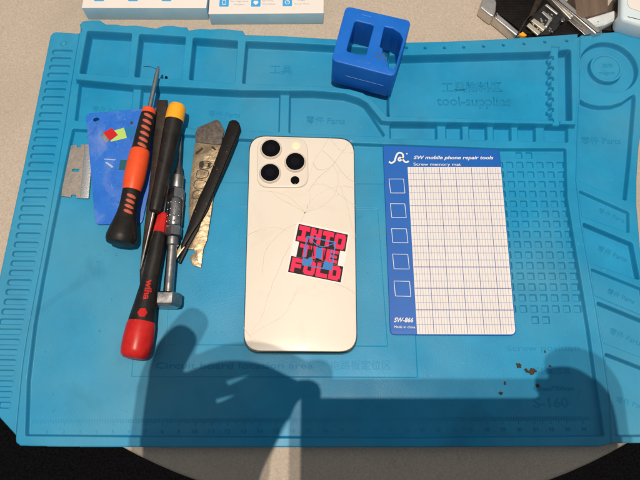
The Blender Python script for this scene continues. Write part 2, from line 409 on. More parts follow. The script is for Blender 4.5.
pocket([(388, 55), (420, 54.3), (480, 52.7), (547, 50.8), (571.5, 48.5), (573, 120.8), (547, 120.3), (470, 118.8), (389.5, 116.2)], ZT, .003)
pocket([(551.5, 46), (559.5, 46), (560.5, 124), (553, 124)], ZT, .0108, .0008, .0003)
for k in range(7):
    y = 54+k*10.4
    pocket([(550, y), (555.2, y), (555.3, y+4.2), (550, y+4.2)], ZT, .0072, .0005, .0006)
for x, y in [(406.4, 47.6), (425.2, 47.8), (444.7, 47.6), (463.8, 47), (483.6, 46.1), (503.6, 45), (524, 43.6), (545, 41.8), (566.8, 40.6)]:
    c = at(x, y, ZT); setlevel(circ(c, .00135, 14), .004, .0005)
# magnet ring
c = at(609, 67, ZW); s = scale_at(609, 67, ZW)
setlevel(circ(c, 29.4*s, 60), .0028, .0016); c2 = at(606.6, 67.5, .0075)
setlevel(circ(c2, 17*s, 48), .0076, .001); setlevel(circ(c2, 13.6*s, 48), .0064, .0006)
# parts pockets of the wing
pocket([(579.6, 97.5), (585, 101.5), (592, 104), (600, 105.3), (612, 104.8), (622, 101.5), (630, 96), (635.5, 93), (636.2, 100), (631.4, 160), (627.2, 201.5), (600, 191), (577, 180), (577.6, 140)], ZW, .0035)
pocket([(578.2, 188.8), (630, 211.8), (630.4, 234), (581.5, 216.6)], ZW, .0052)
pocket([(582, 221.2), (633.5, 242.6), (641, 281), (588, 262.8)], ZW, .003)
pocket([(590, 266.8), (643, 288), (649, 319), (594.6, 296)], ZW, .0052)
pocket([(596, 300), (650, 322), (657, 364), (602.8, 343)], ZW, .003)
pocket([(604, 351.5), (659, 373), (670, 437), (615.3, 437.5)], ZW, .003)
# work area
setlevel(px2([(72, 128), (65, 160), (51.5, 225), (41, 279), (33, 325), (26.5, 380), (24.6, 436.5), (120, 437.4), (300, 438.6), (420, 439), (605.3, 437), (597.5, 385), (590, 330), (583, 287), (575, 240), (568, 197), (566.8, 147.8), (500, 147.8), (440, 145.5), (385, 143.5), (288, 140), (240, 138), (200, 135), (130, 131)], ZM), ZF, .0015, .0015)
setlevel(px2([(149, 182), (408, 184), (418, 377.8), (131.2, 377)], ZF), ZF+.0005, .0006, .001)
setlevel(px2([(173, 206), (378, 208.5), (388, 346.8), (166, 345)], ZF), ZF+.00005, .0006, .001)
# left strip: rows of slots
sl, sr = at(51.6, 51.6, ZS), at(72.4, 51.6, ZS)
pitch = (at(60, 55, ZS)-at(60, 62.56, ZS)).length
Lx = [tuple(at(x, y, ZS)[:2]) for x, y in [(52, 51.6), (27.6, 166), (3, 303), (-8, 350), (-9, 385), (-2, 405), (6, 418)]]
Rx = [tuple(at(x, y, ZS)[:2]) for x, y in [(72.6, 51.6), (53, 166), (27.6, 303), (17, 355), (11, 405), (9, 425)]]
def xat(path, y):
    p = sorted(path, key=lambda q: q[1]); return float(np.interp(y, [q[1] for q in p], [q[0] for q in p]))
y = sl.y
while y > at(0, 424, ZS).y:
    a, b = xat(Lx, y), xat(Rx, y)
    if b-a > .005: setlevel([(a, y-.0022), (b, y-.0024), (b, y+.002), (a, y+.0022)], .0018, .0006, .0021)
    y -= pitch
c = at(63.6, 43.7, ZS); w = window(circ(c, .004, 8)); d = np.hypot(X[w]-c.x, Y[w]-c.y); H[w] += .0015*np.sqrt(np.clip(1-(d/.0026)**2, 0, 1))
# square screw cells
c0, c1 = at(561.3, 164.8, ZF), at(578.8, 308.8, ZF)
px_ = (at(561.3, 164.8, ZF)-at(510.9, 164.8, ZF)).length/5; py_ = (c0.y-c1.y)/14
for r in range(-1, 16):
    for q in range(9):
        if (r < 0 or r > 14) and q not in (3, 4): continue
        t = r/14; cx = c0.x+(c1.x-c0.x)*t-q*px_-.0007; cy = c0.y-r*py_; h = .0026
        if proj((cx, cy, ZF))[0] < 470: continue
        cell = [(cx-h, cy-h), (cx+h, cy-h), (cx+h, cy+h), (cx-h, cy+h)]; w = window(cell); old = H[w].copy()
        setlevel(cell, .0017, .0007, .0005); H[w] = np.where(old > ZF+.0001, old, H[w])
# sink the rim over the last millimetre and cut the outline
S = sdf(outline, X, Y)
H -= .0011*(1-np.sqrt(np.clip(1-(1-np.clip(-S/.0012, 0, 1))**2, 0, 1)))
H += .00012*np.sin(X*31+1.3*np.sin(Y*23))*np.cos(Y*27)      # slight waviness of soft rubber
gyy, gxx = np.gradient(S, RES)
keepv = S < RES*1.5
out = S > 0
nrm = np.maximum(np.hypot(gxx, gyy), 1e-6)
Xo = np.where(out, X-gxx/nrm*S, X); Yo = np.where(out, Y-gyy/nrm*S, Y); Zo = np.where(out, .0002, H)
q = keepv[:-1, :-1] & keepv[1:, :-1] & keepv[:-1, 1:] & keepv[1:, 1:]
inn = S < 0
q &= (inn[:-1, :-1] | inn[1:, :-1] | inn[:-1, 1:] | inn[1:, 1:])
idx = np.arange(X.size).reshape(X.shape)
f = np.stack([idx[:-1, :-1][q], idx[:-1, 1:][q], idx[1:, 1:][q], idx[1:, :-1][q]], 1)
used = np.zeros(X.size, bool); used[f.ravel()] = True
remap = np.cumsum(used)-1; f = remap[f]
co = np.stack([Xo.ravel()[used], Yo.ravel()[used], Zo.ravel()[used]], 1)
me = bpy.data.meshes.new('repair_mat')
me.vertices.add(len(co)); me.vertices.foreach_set('co', co.astype(np.float32).ravel())
me.loops.add(f.size); me.loops.foreach_set('vertex_index', f.astype(np.int32).ravel())
me.polygons.add(len(f)); me.polygons.foreach_set('loop_start', np.arange(0, f.size, 4, dtype=np.int32)); me.polygons.foreach_set('loop_total', np.full(len(f), 4, np.int32))
me.update(calc_edges=True)
mat_o = link('repair_mat', me, 'silicone', smooth=9)
tag(mat_o, 'large blue silicone repair mat with moulded trays, slots and screw cells', 'mat')
def emboss(s, x0, y0, x1, y1, z, cap=None, bold=0, ext=.00028):
    link('lettering', text_mesh(s, at(x0, y0, z-.0001), at(x1, y1, z-.0001), ext, cap, bold), 'emboss', mat_o)
emboss('工具物料区', 442, 91.5, 502.5, 91, .003, None, .006)
emboss('tool-supplies', 437, 105.5, 511, 105.8, .003, None, .004)
emboss('Circuit board location area', 155.5, 368.5, 313, 368.5, ZF+.0005, .0042)
emboss('电路板定位区', 331, 369, 391, 369, ZF+.0005)
emboss('零件 Parts', 581.5, 143.5, 621, 144, .0035)
emboss('零件 Parts', 598, 212, 624, 223, .0052)
emboss('零件 Parts', 597, 250, 626, 262, .003)
emboss('零件 Parts', 607, 293, 634, 304, .0052)
emboss('零件 Parts', 609, 333, 640, 346, .003)
emboss('零件 Parts', 616, 402, 646, 410, .003)
emboss('磁铁', 602.5, 67.5, 613, 67.5, .0064)
emboss('magnet', 599, 74.5, 615, 74.5, .0064)
emboss('工具', 270, 73, 292, 73.5, .0042)
emboss('零件 Parts', 306, 123, 345, 124, .0033)
emboss('零件 Parts', 208, 116, 240, 117.5, .0033)
emboss('零件 Parts', 92, 111, 122, 113, .0033)
emboss('Screw position', 507, 351, 580, 350.5, ZF, .004)
emboss('螺丝定位区', 533, 373.5, 571, 373, ZF)
emboss('450mm*300mm', 533, 391, 574, 390.5, ZF, .0032)
emboss('S-160', 534.5, 407.5, 569, 407, ZF, .0066)
bm = bmesh.new(); nums = []
r0, r1 = at(32, 424, ZF), at(592, 421, ZF); Lr = (r1-r0).length; d = (r1-r0)/Lr; u = Vector((-d.y, d.x, 0)); n = int(Lr/.00107)
for k in range(n):
    h = .0045 if k % 10 == 0 else (.0036 if k % 5 == 0 else .0026)
    p = r0+d*(k*.00107)+u*(.003-h/2)
    box_bm(bm, p, .00024, h, .0003, math.atan2(d.y, d.x))
    if k % 10 == 0 and k:
        w = .0016*len(str(k//10)) if k > 10 else .0006; c = r0+d*(k*.00107)-u*.0062
        nums.append(text_mesh(str(k//10), c-d*w/2, c+d*w/2, .00018, .0024))
link('ruler_ticks', new_mesh(bm), 'emboss', mat_o)
link('ruler_numerals', join_meshes(nums), 'emboss', mat_o)

# ------------------------------------------------------------------ phone
Z0 = .0041; ZG = Z0+.0078
def rr(px, z, r): return round_poly(px2(px, z), r, 8)
pc = [(249.2, 134.3), (354.6, 137.4), (357.8, 354), (242.7, 353)]
ph = thing('smartphone', at(300, 245, Z0), 'cream smartphone lying face down with cracked back glass and pink sticker', 'phone')
body = rr(pc, ZG-.0006, .0125)
link('frame', prism(body, Z0, ZG-.0002, bevel=.0022, nb=4), 'frame', ph, smooth=.9)
ctr = sum((Vector(p) for p in body), Vector((0, 0)))/len(body)
inset = [tuple(ctr+(Vector(p)-ctr)*Vector((1, 1)).length/math.sqrt(2)*.9815) for p in body]
gl = link('back_glass', prism(inset, ZG-.0012, ZG, bevel=.0005, nb=3), 'glass_cream', ph, smooth=.9)
bump_px = [(257.3, 137.2), (307.6, 138.2), (308.6, 187.3), (256.6, 187.2)]
bu = link('camera_plateau', prism(rr(bump_px, ZG+.0016, .0095), ZG-.0004, ZG+.0016, bevel=.0009, nb=3), 'bump', ph, smooth=.9)
for x, y in [(270.9, 148.2), (295.2, 161.4), (270, 172.4)]:
    zt = ZG+.0036; c = at(x, y, zt); b = Vector((c.x, c.y, ZG+.0012)); s = scale_at(x, y, zt)
    ln = link('lens', lathe(b, c+Vector((0, .000001, 0)), [(0, 11.2*s), (.55, 11.0*s), (.85, 10.6*s), (1, 9.9*s)], 48), 'ring', ph, smooth=.6)
    link('lens_glass', lathe(c-Vector((0, 0, .0004)), c+Vector((0, .000001, .0002)), [(0, 9.5*s), (.5, 9.5*s), (1, 9.1*s)], 48), 'lens', ln, smooth=.6)
    link('lens_element', lathe(c+Vector((0, 0, .0001)), c+Vector((0, .000001, .00024)), [(0, 4.2*s), (1, 4.2*s)], 32), 'lens_in', ln, smooth=.6)
for nm, x, y, r, m in [('flash', 296, 145.6, 4.3, 'flash'), ('depth_sensor', 295, 180.2, 4.4, 'lens')]:
    c = at(x, y, ZG+.0018); s = scale_at(x, y, ZG)
    link(nm, lathe(c-Vector((0, 0, .0006)), c+Vector((0, .000001, .0002)), [(0, r*s), (.8, r*s), (1, r*.9*s)], 32), m, ph, smooth=.6)
ZC = ZG+.00006
cr = [[(250, 336), (256, 326), (262, 317), (267, 300), (273, 283), (282, 261), (290, 246)], [(250, 336), (262, 328), (277, 320), (287, 311), (294, 298), (298, 287)],
      [(250, 336), (259, 341), (272, 345), (290, 349)], [(250, 336), (246, 331), (243.8, 327)], [(250, 336), (252, 343), (249, 349)],
      [(305, 212.5), (296, 203), (286, 195), (272, 191.5), (258, 191)], [(305, 212.5), (312, 200), (326, 190), (340, 186), (355, 188)], [(305, 212.5), (300, 222), (284, 230), (266, 250), (262, 275)],
      [(305, 212.5), (309, 204), (310, 194), (306, 189)], [(309, 190), (318, 178), (330, 168), (342, 152), (352, 140)], [(309, 178), (314, 163), (321, 150), (329, 138)], [(305, 212.5), (322, 206), (335, 194), (338, 178), (333, 165)],
      [(322, 150), (334, 161), (345, 176), (355.5, 183)], [(340, 186), (347, 205), (351, 222), (356, 236)], [(349, 236), (356.4, 237)], [(335, 283.5), (346, 288), (356.5, 294)], [(312, 279), (300, 290), (288, 305)],
      [(270, 191), (282, 200), (292, 205), (305, 212.5)], [(289, 231), (276, 228), (262, 229), (246.5, 236)], [(310, 186), (322, 184), (334, 190), (345, 199), (355.8, 206)], [(330, 138), (338, 148), (346, 153), (355, 152)], [(313, 162), (318, 170), (330, 168)]]
bm = bmesh.new()
bm.free()
chips = {0: (249.8, 336, 18, 2.6), 5: (305, 212.5, 6, 2), 9: (351, 142, 8, 3), 12: (334, 164, 8, 5), 17: (271, 191, 6, 3), 14: (354, 237, 6, 2)}
for i, c in enumerate(cr):
    bm = bmesh.new()
    pth = smooth_path([at(x, y, ZC) for x, y in c], 7)
    pth = [p+Vector((random.uniform(-1, 1), random.uniform(-1, 1), 0))*.00035 if 0 < k < len(pth)-1 else p for k, p in enumerate(pth)]
    ribbon_bm(bm, pth, .00013+.00008*(i % 3 == 0), ZC+i*.000001)
    for k in range(2):            # short side splinters
        b = pth[int(len(pth)*random.uniform(.2, .85))]; a_ = random.uniform(0, 6.28); l_ = random.uniform(.001, .004)
        ribbon_bm(bm, [b, b+Vector((math.cos(a_), math.sin(a_), 0))*l_], .0001, ZC+i*.000001, True)
    bm.faces.ensure_lookup_table(); nd = len(bm.faces)
    if i % 2 == 0: ribbon_bm(bm, [p+Vector((.00018, .00008, 0)) for p in pth[:int(len(pth)*.8)]], .00012, ZC+.00003)  # white glint painted along one side of the crack
    if i in chips:
        x0, y0, n_, sp_ = chips[i]
        for k in range(n_):
            q = at(x0+random.gauss(0, sp_/2), y0+random.gauss(0, sp_/2), ZC); r = random.uniform(.0001, .00028)
            flat_bm(bm, [(q.x+r*math.cos(a)*random.uniform(.5, 1.2), q.y+r*math.sin(a)*random.uniform(.5, 1.2)) for a in (0, 1.5, 3, 4.4)], ZC+.00004)
    me = new_mesh(bm); ck = link('crack', me, 'crack', gl); me.materials.append(M['white'])
    for p in me.polygons:
        if p.index >= nd: p.material_index = 1
c = at(304.8, 212.6, ZC); bm = bmesh.new(); flat_bm(bm, [(c.x-.0008, c.y-.0003), (c.x, c.y-.0007), (c.x+.0008, c.y+.0001), (c.x+.0009, c.y+.0007), (c.x, c.y+.0003)], ZC+.00003)
link('chip', new_mesh(bm), 'grime', gl)
# sticker
ZK = ZG+.00012
TLs, TRs, BRs, BLs = [at(x, y, ZK) for x, y in [(297.3, 221.7), (349.6, 233.2), (341.3, 284), (286.6, 273)]]
def SK(u, v): return ((TLs*(1-u)+TRs*u)*(1-v)+(BLs*(1-u)+BRs*u)*v)[:2]
stk = link('sticker', prism(round_poly([SK(0, 0), SK(1, 0), SK(1, 1), SK(0, 1)], .001), ZG-.00002, ZK), 'white', ph)
bars = [(.035, .035, .975, .375), (.11, .375, .88, .665), (.02, .66, .985, .975)]
link('black_panel', sheet([[SK(a, b), SK(c, b), SK(c, d), SK(a, d)] for a, b, c, d in bars[:2]]+[[SK(a, b), SK(c, b), SK(c, d), SK(a, d)] for a, b, c, d in [(.02, .667, .985, .975)]], ZK+.00004), 'stick_black', stk)
GL = {  # blocky letters on a 5 x 5 grid: filled rectangles
 'I': [(0, 0, 5, 1.5), (1.6, 1.5, 3.4, 3.5), (0, 3.5, 5, 5)], 'N': [(0, 0, 1.7, 5), (1.7, .4, 2.5, 2.2), (2.5, 1.6, 3.3, 3.6), (3.3, 0, 5, 5)], 'T': [(0, 0, 5, 1.6), (1.6, 1.6, 3.4, 5)],
 'O': [(.5, 0, 4.5, 1.5), (0, .5, 1.7, 4.5), (3.3, .5, 5, 4.5), (.5, 3.5, 4.5, 5)], 'H': [(0, 0, 1.7, 5), (1.7, 1.8, 3.3, 3.2), (3.3, 0, 5, 5)], 'E': [(0, 0, 1.7, 5), (1.7, 0, 5, 1.3), (1.7, 1.9, 4.6, 3.1), (1.7, 3.7, 5, 5)],
 'F': [(0, 0, 1.7, 5), (1.7, 0, 5, 1.5), (1.7, 2, 4.4, 3.4)], 'L': [(0, 0, 1.8, 5), (1.8, 3.5, 5, 5)], 'D': [(0, 0, 1.7, 5), (1.7, 0, 4.3, 1.5), (3.2, .6, 5, 4.4), (1.7, 3.5, 4.3, 5)]}
def word(s, u0, v0, u1, v1, gap=.022):
    out = []; k = len(s); w = (u1-u0-gap*(k-1))/k
    for i, ch in enumerate(s):
        a0 = u0+i*(w+gap)
        for a, b, c, d in GL[ch]:
            out.append([SK(a0+w*a/5, v0+(v1-v0)*b/5), SK(a0+w*c/5, v0+(v1-v0)*b/5), SK(a0+w*c/5, v0+(v1-v0)*d/5), SK(a0+w*a/5, v0+(v1-v0)*d/5)])
    return out
bm = bmesh.new(); k = 0
for i, q in enumerate(word('INTO', .06, .055, .95, .355)+word('THE', .14, .395, .86, .64)+word('FOLD', .05, .685, .955, .955)): flat_bm(bm, q, ZK+.00008+.000004*(i % 5))
link('lettering', new_mesh(bm), 'stick_pink', stk)
def SP(x, y):   # pixel of the photo onto the sticker
    return tuple(at(285+x/6.4, 215+y/6.4, ZK)[:2])
bm = bmesh.new(); zb = ZK+.00016
fr = [SP(142, 137), SP(323, 176), SP(298, 352), SP(112, 318)]
def lerp2(a, b, t): return (a[0]+(b[0]-a[0])*t, a[1]+(b[1]-a[1])*t)
for i in range(4): ribbon_bm(bm, [fr[i], lerp2(fr[i], fr[(i+1) % 4], .5), fr[(i+1) % 4]], .0009, zb+.000006*i)
for q in ([(200, 205), (240, 214), (234, 282), (194, 274)], [(112, 315), (120, 275), (142, 285), (165, 265), (178, 285), (165, 322)], [(240, 340), (250, 300), (262, 290), (282, 305), (300, 300), (297, 350)]): flat_bm(bm, [SP(*p) for p in q], zb+.00003)
for a, b in [((150, 145), (205, 195)), ((318, 182), (245, 205)), ((205, 195), (245, 205)), ((140, 190), (130, 270)), ((300, 220), (285, 290))]: ribbon_bm(bm, [SP(*a), SP(*b)], .0006, zb+.00004)
link('blue_emblem', new_mesh(bm), 'stick_blue', stk)
bm = bmesh.new()
for a, b in [((158, 175), (165, 270)), ((178, 190), (182, 265)), ((268, 205), (255, 285)), ((250, 225), (246, 290)), ((195, 285), (235, 292)), ((190, 300), (208, 285)), ((208, 300), (228, 288))]: ribbon_bm(bm, [SP(*a), SP(*b)], .0007, zb+.00006)
link('black_outline', new_mesh(bm), 'stick_black', stk)

# ------------------------------------------------------------------ magnetic screw card
ZK0, ZK1 = ZF+.0006, ZF+.0020
cd_ = [(382.9, 144.2), (499.3, 144.6), (516.4, 335.4), (390.2, 334.9)]
cardr = [.003, .004, .004, .004]
mc = thing('screw_memory_card', at(448, 240, ZF), 'blue and white gridded screw memory card lying on the mat', 'card')
link('card_board', prism(round_poly(px2(cd_, ZK1), cardr, 6), ZK0, ZK1, bevel=.0004), 'card_blue', mc, smooth=.9)
zc = ZK1+.00008
CT = [Vector(at(x, y, zc)) for x, y in cd_]
gA, gB, gC, gD = [Vector(at(x, y, zc)) for x, y in [(407.6, 167), (500.8, 167), (515.6, 334.4), (417.2, 334.2)]]
link('grid_sheet', sheet([round_poly([gA, gB, gC, gD], [.0002, .0002, .0038, .0002], 6)], zc), 'card_white', mc)
def GQ(u, v): p = (gA*(1-u)+gB*u)*(1-v)+(gD*(1-u)+gC*u)*v; return (p.x, p.y)
wG = (gB-gA).length; hG = (gD-gA).length
cellx = wG/((500.8-407.6)/15.9); celly = wG and hG/ (hG/((at(450, 186, zc)-at(450, 205.5, zc)).length))
nu = wG/cellx; nv = hG/celly
bmA, bmB = bmesh.new(), bmesh.new()
k = 1
while k/6 < nu*.985:
    maj = k % 6 == 0; u = k/6/nu
    ribbon_bm(bmA if maj else bmB, [GQ(u, 0.004), GQ(u, .996 if u < .93 else .985)], .00040 if maj else .00026, zc+.00006+(.00002 if maj else 0)); k += 1
k = 1
while k/3 < nv*.98:
    maj = k % 3 == 0; v = k/3/nv
    ribbon_bm(bmA if maj else bmB, [GQ(.003, v), GQ(.997, v)], .00046 if maj else .00034, zc+.00009+(.00002 if maj else 0)); k += 1
link('major_grid', new_mesh(bmA), 'line_dark', mc); link('minor_grid', new_mesh(bmB), 'line_pale', mc)
ct = lambda s, a, b, cap, bold=0, shear=0: link('lettering', text_mesh(s, at(*a, zc), at(*b, zc), 0, cap, bold, shear), 'white', mc)
ct('SW mobile phone repair tools', (413.6, 159), (493.5, 159.2), .0028, .02, .3)
ct('Screw memory mat', (413.6, 165.5), (461, 165.7), .0024, .004)
ct('SW-866', (394, 322), (413.4, 322.2), .0032, .02, .3)
ct('Made in china', (394.3, 328), (415.2, 328.3), .0018)
bm = bmesh.new()
lg = [(41, 108), (52, 114), (66, 106), (72, 88), (79, 73), (90, 67), (102, 72), (106, 84), (99, 97), (90, 104), (84, 98), (91, 89), (102, 96), (114, 109), (124, 110), (131, 105)]
ribbon_bm(bm, smooth_path([Vector((*at(380+x/4.571, 138+y/4.571, zc)[:2], 0)) for x, y in lg], 5), .0013, zc)
flat_bm(bm, circ(at(380+123/4.571, 138+72/4.571, zc), .0006, 10), zc)
link('emblem', new_mesh(bm), 'white', mc)
bm = bmesh.new()
sq = [[(389, 179), (403.5, 179), (405, 193), (390.6, 193)], [(390.3, 203.6), (404.8, 203.8), (406.3, 217.6), (391.8, 217.6)], [(391.5, 228.6), (406.4, 228.8), (408, 242.8), (392.8, 242.6)], [(392.6, 254), (407.8, 254.4), (409.3, 269), (394, 268.8)], [(394, 281), (409.6, 281.4), (410.8, 296.4), (395.4, 296)]]
for q in sq:
    P = px2(q, zc)
    for i in range(4): ribbon_bm(bm, [P[i], P[(i+1) % 4]], .00036, zc+.00001*i)
link('tick_boxes', new_mesh(bm), 'white', mc)

# ------------------------------------------------------------------ magnetiser block
zb0, zb1 = ZT+.0002, .041
mb = thing('magnetiser_block', at(360, 62, zb0), 'royal blue plastic magnetiser block with two slots on the tray rim', 'magnetiser')
top = round_poly(px2([(346, 5.6), (411.6, 20.6), (394.6, 76.8), (331.3, 60.2)], zb1), .0045, 6)
h1 = round_poly(px2([(355, 20.6), (374, 25.2), (365.6, 55.6), (346.3, 51)], zb1), .0022, 4)
h2 = round_poly(px2([(384.4, 26.6), (393, 28.5), (400, 33), (403, 39), (395.6, 66), (393.4, 68.6), (388.6, 66.4), (388, 62), (386, 59), (385.4, 55), (382.4, 53), (383, 48.6), (380, 46.4)], zb1), .0008, 3)
mbb = link('block_body', prism(top, zb0-.0010, zb1, [h1, h2], bevel=.0009, nb=3), 'plastic_blue', mb, smooth=.7)
fa, fb = at(331.3, 60.2, zb1), at(394.6, 76.8, zb1); dn = Vector((0, 0, -.0150)); d_ = (fb-fa); nf = Vector((d_.y, -d_.x, 0)).normalized()*.00005
link('mould_line', tube([fa+d_*.24+dn+nf, fa+d_*.86+dn+nf], .0002, 6), 'scratch', mbb)
bm = bmesh.new()
for x0, y0, x1, y1 in [(362, 14.6, 371, 16.5)]:
    ribbon_bm(bm, [at(x0, y0, zb1), at((x0+x1)/2, (y0+y1)/2+.4, zb1), at(x1, y1, zb1)], .0004, zb1+.00005)
link('scratch', new_mesh(bm), 'scratch', mbb)
bm = bmesh.new()
for k in range(9):
    c = at(372+random.random()*14, 52.5+random.random()*7, zb1); r = .0003+random.random()*.0008
    flat_bm(bm, [(c.x+r*math.cos(a)*(.6+random.random()*.8), c.y+r*math.sin(a)*(.4+random.random()*.6)) for a in [j*.9 for j in range(7)]], zb1+.00005+k*.000003)
link('grime', new_mesh(bm), 'grime', mbb)

# ------------------------------------------------------------------ blue plastic card under the tools (lies over the tray rim, so it slopes)
def tilt(y0, za, y1, zb_):       # z as a function of photo y
    return lambda py: za+(zb_-za)*max(0, min(1.15, (py-y0)/(y1-y0)))
def tilted_plate(pts, zfun, th, holes=(), bevel=.0002, r=0):
    P = [at(x, y, zfun(y)) for x, y in pts]; Hs = [[at(x, y, zfun(y)) for x, y in h] for h in holes]
    # least squares plane
    A = np.array([[p.x, p.y, 1] for p in P]); s = np.linalg.lstsq(A, np.array([p.z for p in P]), rcond=None)[0]
    out = [tuple(p[:2]) for p in P]
    if r: out = round_poly(out, r, 4)
    zf = lambda x, y: float(s[0]*x+s[1]*y+s[2])
    return prism(out, -th, 0, [[tuple(p[:2]) for p in h] for h in Hs], bevel, 1, zf), zf
def ring_px(x, y, r, n=14, e=1.): return [(x+r*math.cos(2*math.pi*k/n), y+r*e*math.sin(2*math.pi*k/n)) for k in range(n)]
zb_ = tilt(107, .0098, 224, .0052)
bc = thing('plastic_card', at(116, 224, ZF), 'worn blue plastic card lying under the screwdrivers', 'card')
me, zbf = tilted_plate([(85.6, 113.5), (168, 106.5), (160, 140), (150, 185), (142, 223.6), (95.5, 224.6), (91.5, 180), (88, 140)], zb_, .0011, [[(92.6, 120.4), (94, 118), (97, 117.3), (99.4, 118.6), (98.8, 121), (95.5, 121.6)]], r=.0035)
link('card_sheet', me, 'blue_card', bc, smooth=.9)
def on_card(name, polys, m, dz):
    bm = bmesh.new()
    for p in polys: flat_bm(bm, [at(x, y, zbf(*at(x, y, zb_(y))[:2]))[:2] for x, y in p], lambda x, y: zbf(x, y)+dz)
    return link(name, new_mesh(bm), m, bc)
on_card('red_sticker', [[(103.4, 132.6), (112, 128), (118, 135), (109.5, 140.6)]], 'red_sticker', .00022)
on_card('silver_sticker', [[(100.6, 135), (103.4, 132.6), (109.5, 140.6), (106, 143)]], 'steel', .00019)
on_card('lime_sticker', [[(114, 130.6), (124, 127.8), (127, 138), (111, 141.8), (110.6, 140.6), (118, 135)]], 'lime', .00013)
on_card('tape', [[(124, 128), (136, 126), (134, 136.4), (127, 138)]], 'tape', .0001)
on_card('dark_label', [[(120.4, 160), (127, 160), (126, 170), (118.6, 170)]], 'teal_dark', .00013)
on_card('clear_film', [[(104.4, 158.6), (116, 159.6), (115, 160.4), (104.2, 159.6)], [(105, 162.5), (107, 162), (113.6, 166.6), (112, 168)]], 'clearish', .00013)
bm = bmesh.new(); ribbon_bm(bm, smooth_path([at(x, y, .009) for x, y in [(97, 123), (95.6, 127.5), (92.5, 132), (88.5, 135.5), (86.6, 136.5)]]), .0005, lambda x, y: zbf(x, y)+.0001)
link('cut', new_mesh(bm), 'line_dark', bc)
c = at(131.6, 122.8, .0092); bm = bmesh.new(); flat_bm(bm, circ(c, .0012, 9), lambda x, y: zbf(x, y)+.0001); link('rust_spot', new_mesh(bm), 'crumb', bc)

# ------------------------------------------------------------------ razor blade
rb = thing('razor_blade', at(76, 170, ZF), 'rusty single edge razor blade with a bright spine', 'blade')
zr = ZF+.0012
bl = [(67.6, 145.8), (76.4, 144.8), (77.2, 147.2), (80.6, 147), (81, 144.6), (86.5, 144.2), (81.5, 198.2), (76.4, 197.8), (76, 195), (71.4, 194.6), (70.8, 197), (61.2, 196.2)]
slot = round_poly([(72.4, 168.6), (79.4, 169.2), (79, 172), (72.2, 171.6)], 1.2)
link('blade_sheet', prism(px2(bl, zr), zr-.0004, zr, [px2(slot, zr)], .0001, 1), 'rusty', rb)
link('spine', prism(round_poly(px2([(84.4, 144.2), (93.6, 143.4), (88.6, 198.4), (80, 198.2)], zr+.0006), .0004), zr-.001, zr+.0006, bevel=.0004), 'spine', rb, smooth=.8)

# ------------------------------------------------------------------ screwdrivers and tools
def round_part(name, A, B, prof, m, parent, seg=28, smooth=.6, twist=0.):
    a, b, p = along(A, B, prof); return link(name, lathe(a, b, p, seg, twist=twist), m, parent, smooth=smooth)
# orange and black driver
A, B = (158.6, 66.5, .0185), (120.4, 243, .0175)
od = thing('orange_screwdriver', at(135, 180, ZF), 'orange and black screwdriver with ribbed grip and bare tip over the tray', 'screwdriver')
round_part('shaft', A, B, [(66.5, .7), (69, 1.6), (74, 2.2), (112, 2.3)], 'steel', od)
round_part('collar', A, B, [(108.2, 4.8), (109.4, 6.6), (112.5, 7.1), (114.6, 7)], 'orange', od)
gp = round_part('front_grip', A, B, [(114, 7), (120, 7.7), (135, 8.3), (148, 8.9), (155, 9.2), (160, 9.2)], 'rubber', od)
round_part('middle_grip', A, B, [(150, 8.8), (153, 10), (165, 10.6), (178, 10.6), (186, 9.9), (190, 9.2), (194, 8.2)], 'orange', od)
rg = round_part('rear_grip', A, B, [(186, 8.2), (190, 9), (200, 8.8), (207, 8.9), (215, 10), (222, 11.6), (229, 13.6), (236, 15.2), (240, 15.2), (243.5, 13.6), (245, 8)], 'rubber', od)
SIDE = -1
def ribs(ys, prof, Ax, Bx, m, parent, name, half, off=0., skew=0.):
    """raised pill-shaped rubber ribs lying across the upper side of a round grip"""
    bm = bmesh.new(); ax = (at(*Bx)-at(*Ax)).normalized(); side = ax.cross(Vector((0, 0, 1))).normalized(); up = side.cross(ax)
    a = at(*Ax)
    for y in ys:
        t = (y-Ax[1])/(Bx[1]-Ax[1]); c0_ = at(Ax[0]+(Bx[0]-Ax[0])*t, y, Ax[2]+(Bx[2]-Ax[2])*t); s = scale_at(320, y, .02)
        r_ = bmesh.ops.create_uvsphere(bm, u_segments=20, v_segments=12, radius=1)
        for v in r_['verts']:
            q = v.co.copy(); lat = q.x*half*s; k = math.copysign(abs(q.y)**.8, q.y)
            r = float(np.interp(y, [p[0] for p in prof], [p[1] for p in prof]))*s
            th = lat/r+math.radians(off); rad = r-.0001+max(q.z, -.3)*.75*s
            v.co = c0_+ax*(k*1.9*s+lat*skew)+side*(math.sin(th)*rad)+up*(math.cos(th)*rad)
    bmesh.ops.recalc_face_normals(bm, faces=bm.faces)
    return link(name, new_mesh(bm), m, parent, smooth=3)
ribs([118.5, 124.5, 130.5, 136.5, 142.5, 148], [(114, 7), (120, 7.7), (135, 8.3), (150, 8.9)], A, B, 'orange_dull', gp, 'grip_ribs', 5.2, SIDE*24, -.25)
ribs([198.4, 203.6, 208.8, 214], [(190, 9), (200, 8.8), (207, 8.9), (215, 10), (222, 11.6)], A, B, 'orange_dull', rg, 'grip_ribs', 5.0, SIDE*26, -.2)
# dark flat spudger
sp = thing('dark_spudger', at(150, 200, ZF), 'thin dark brown metal spudger between the orange and yellow capped screwdrivers', 'pry tool')
zs_ = tilt(99, .0148, 290, .0062)
me, _ = tilted_plate([(156.8, 99.5), (167.4, 99.5), (167, 112), (160.6, 180), (152.5, 240), (145, 275), (141.4, 291), (139.6, 291), (139.4, 270), (143, 235), (150, 175)], zs_, .003, r=.0006, bevel=.0008)
link('spudger_bar', me, 'brown_metal', sp, smooth=.8)
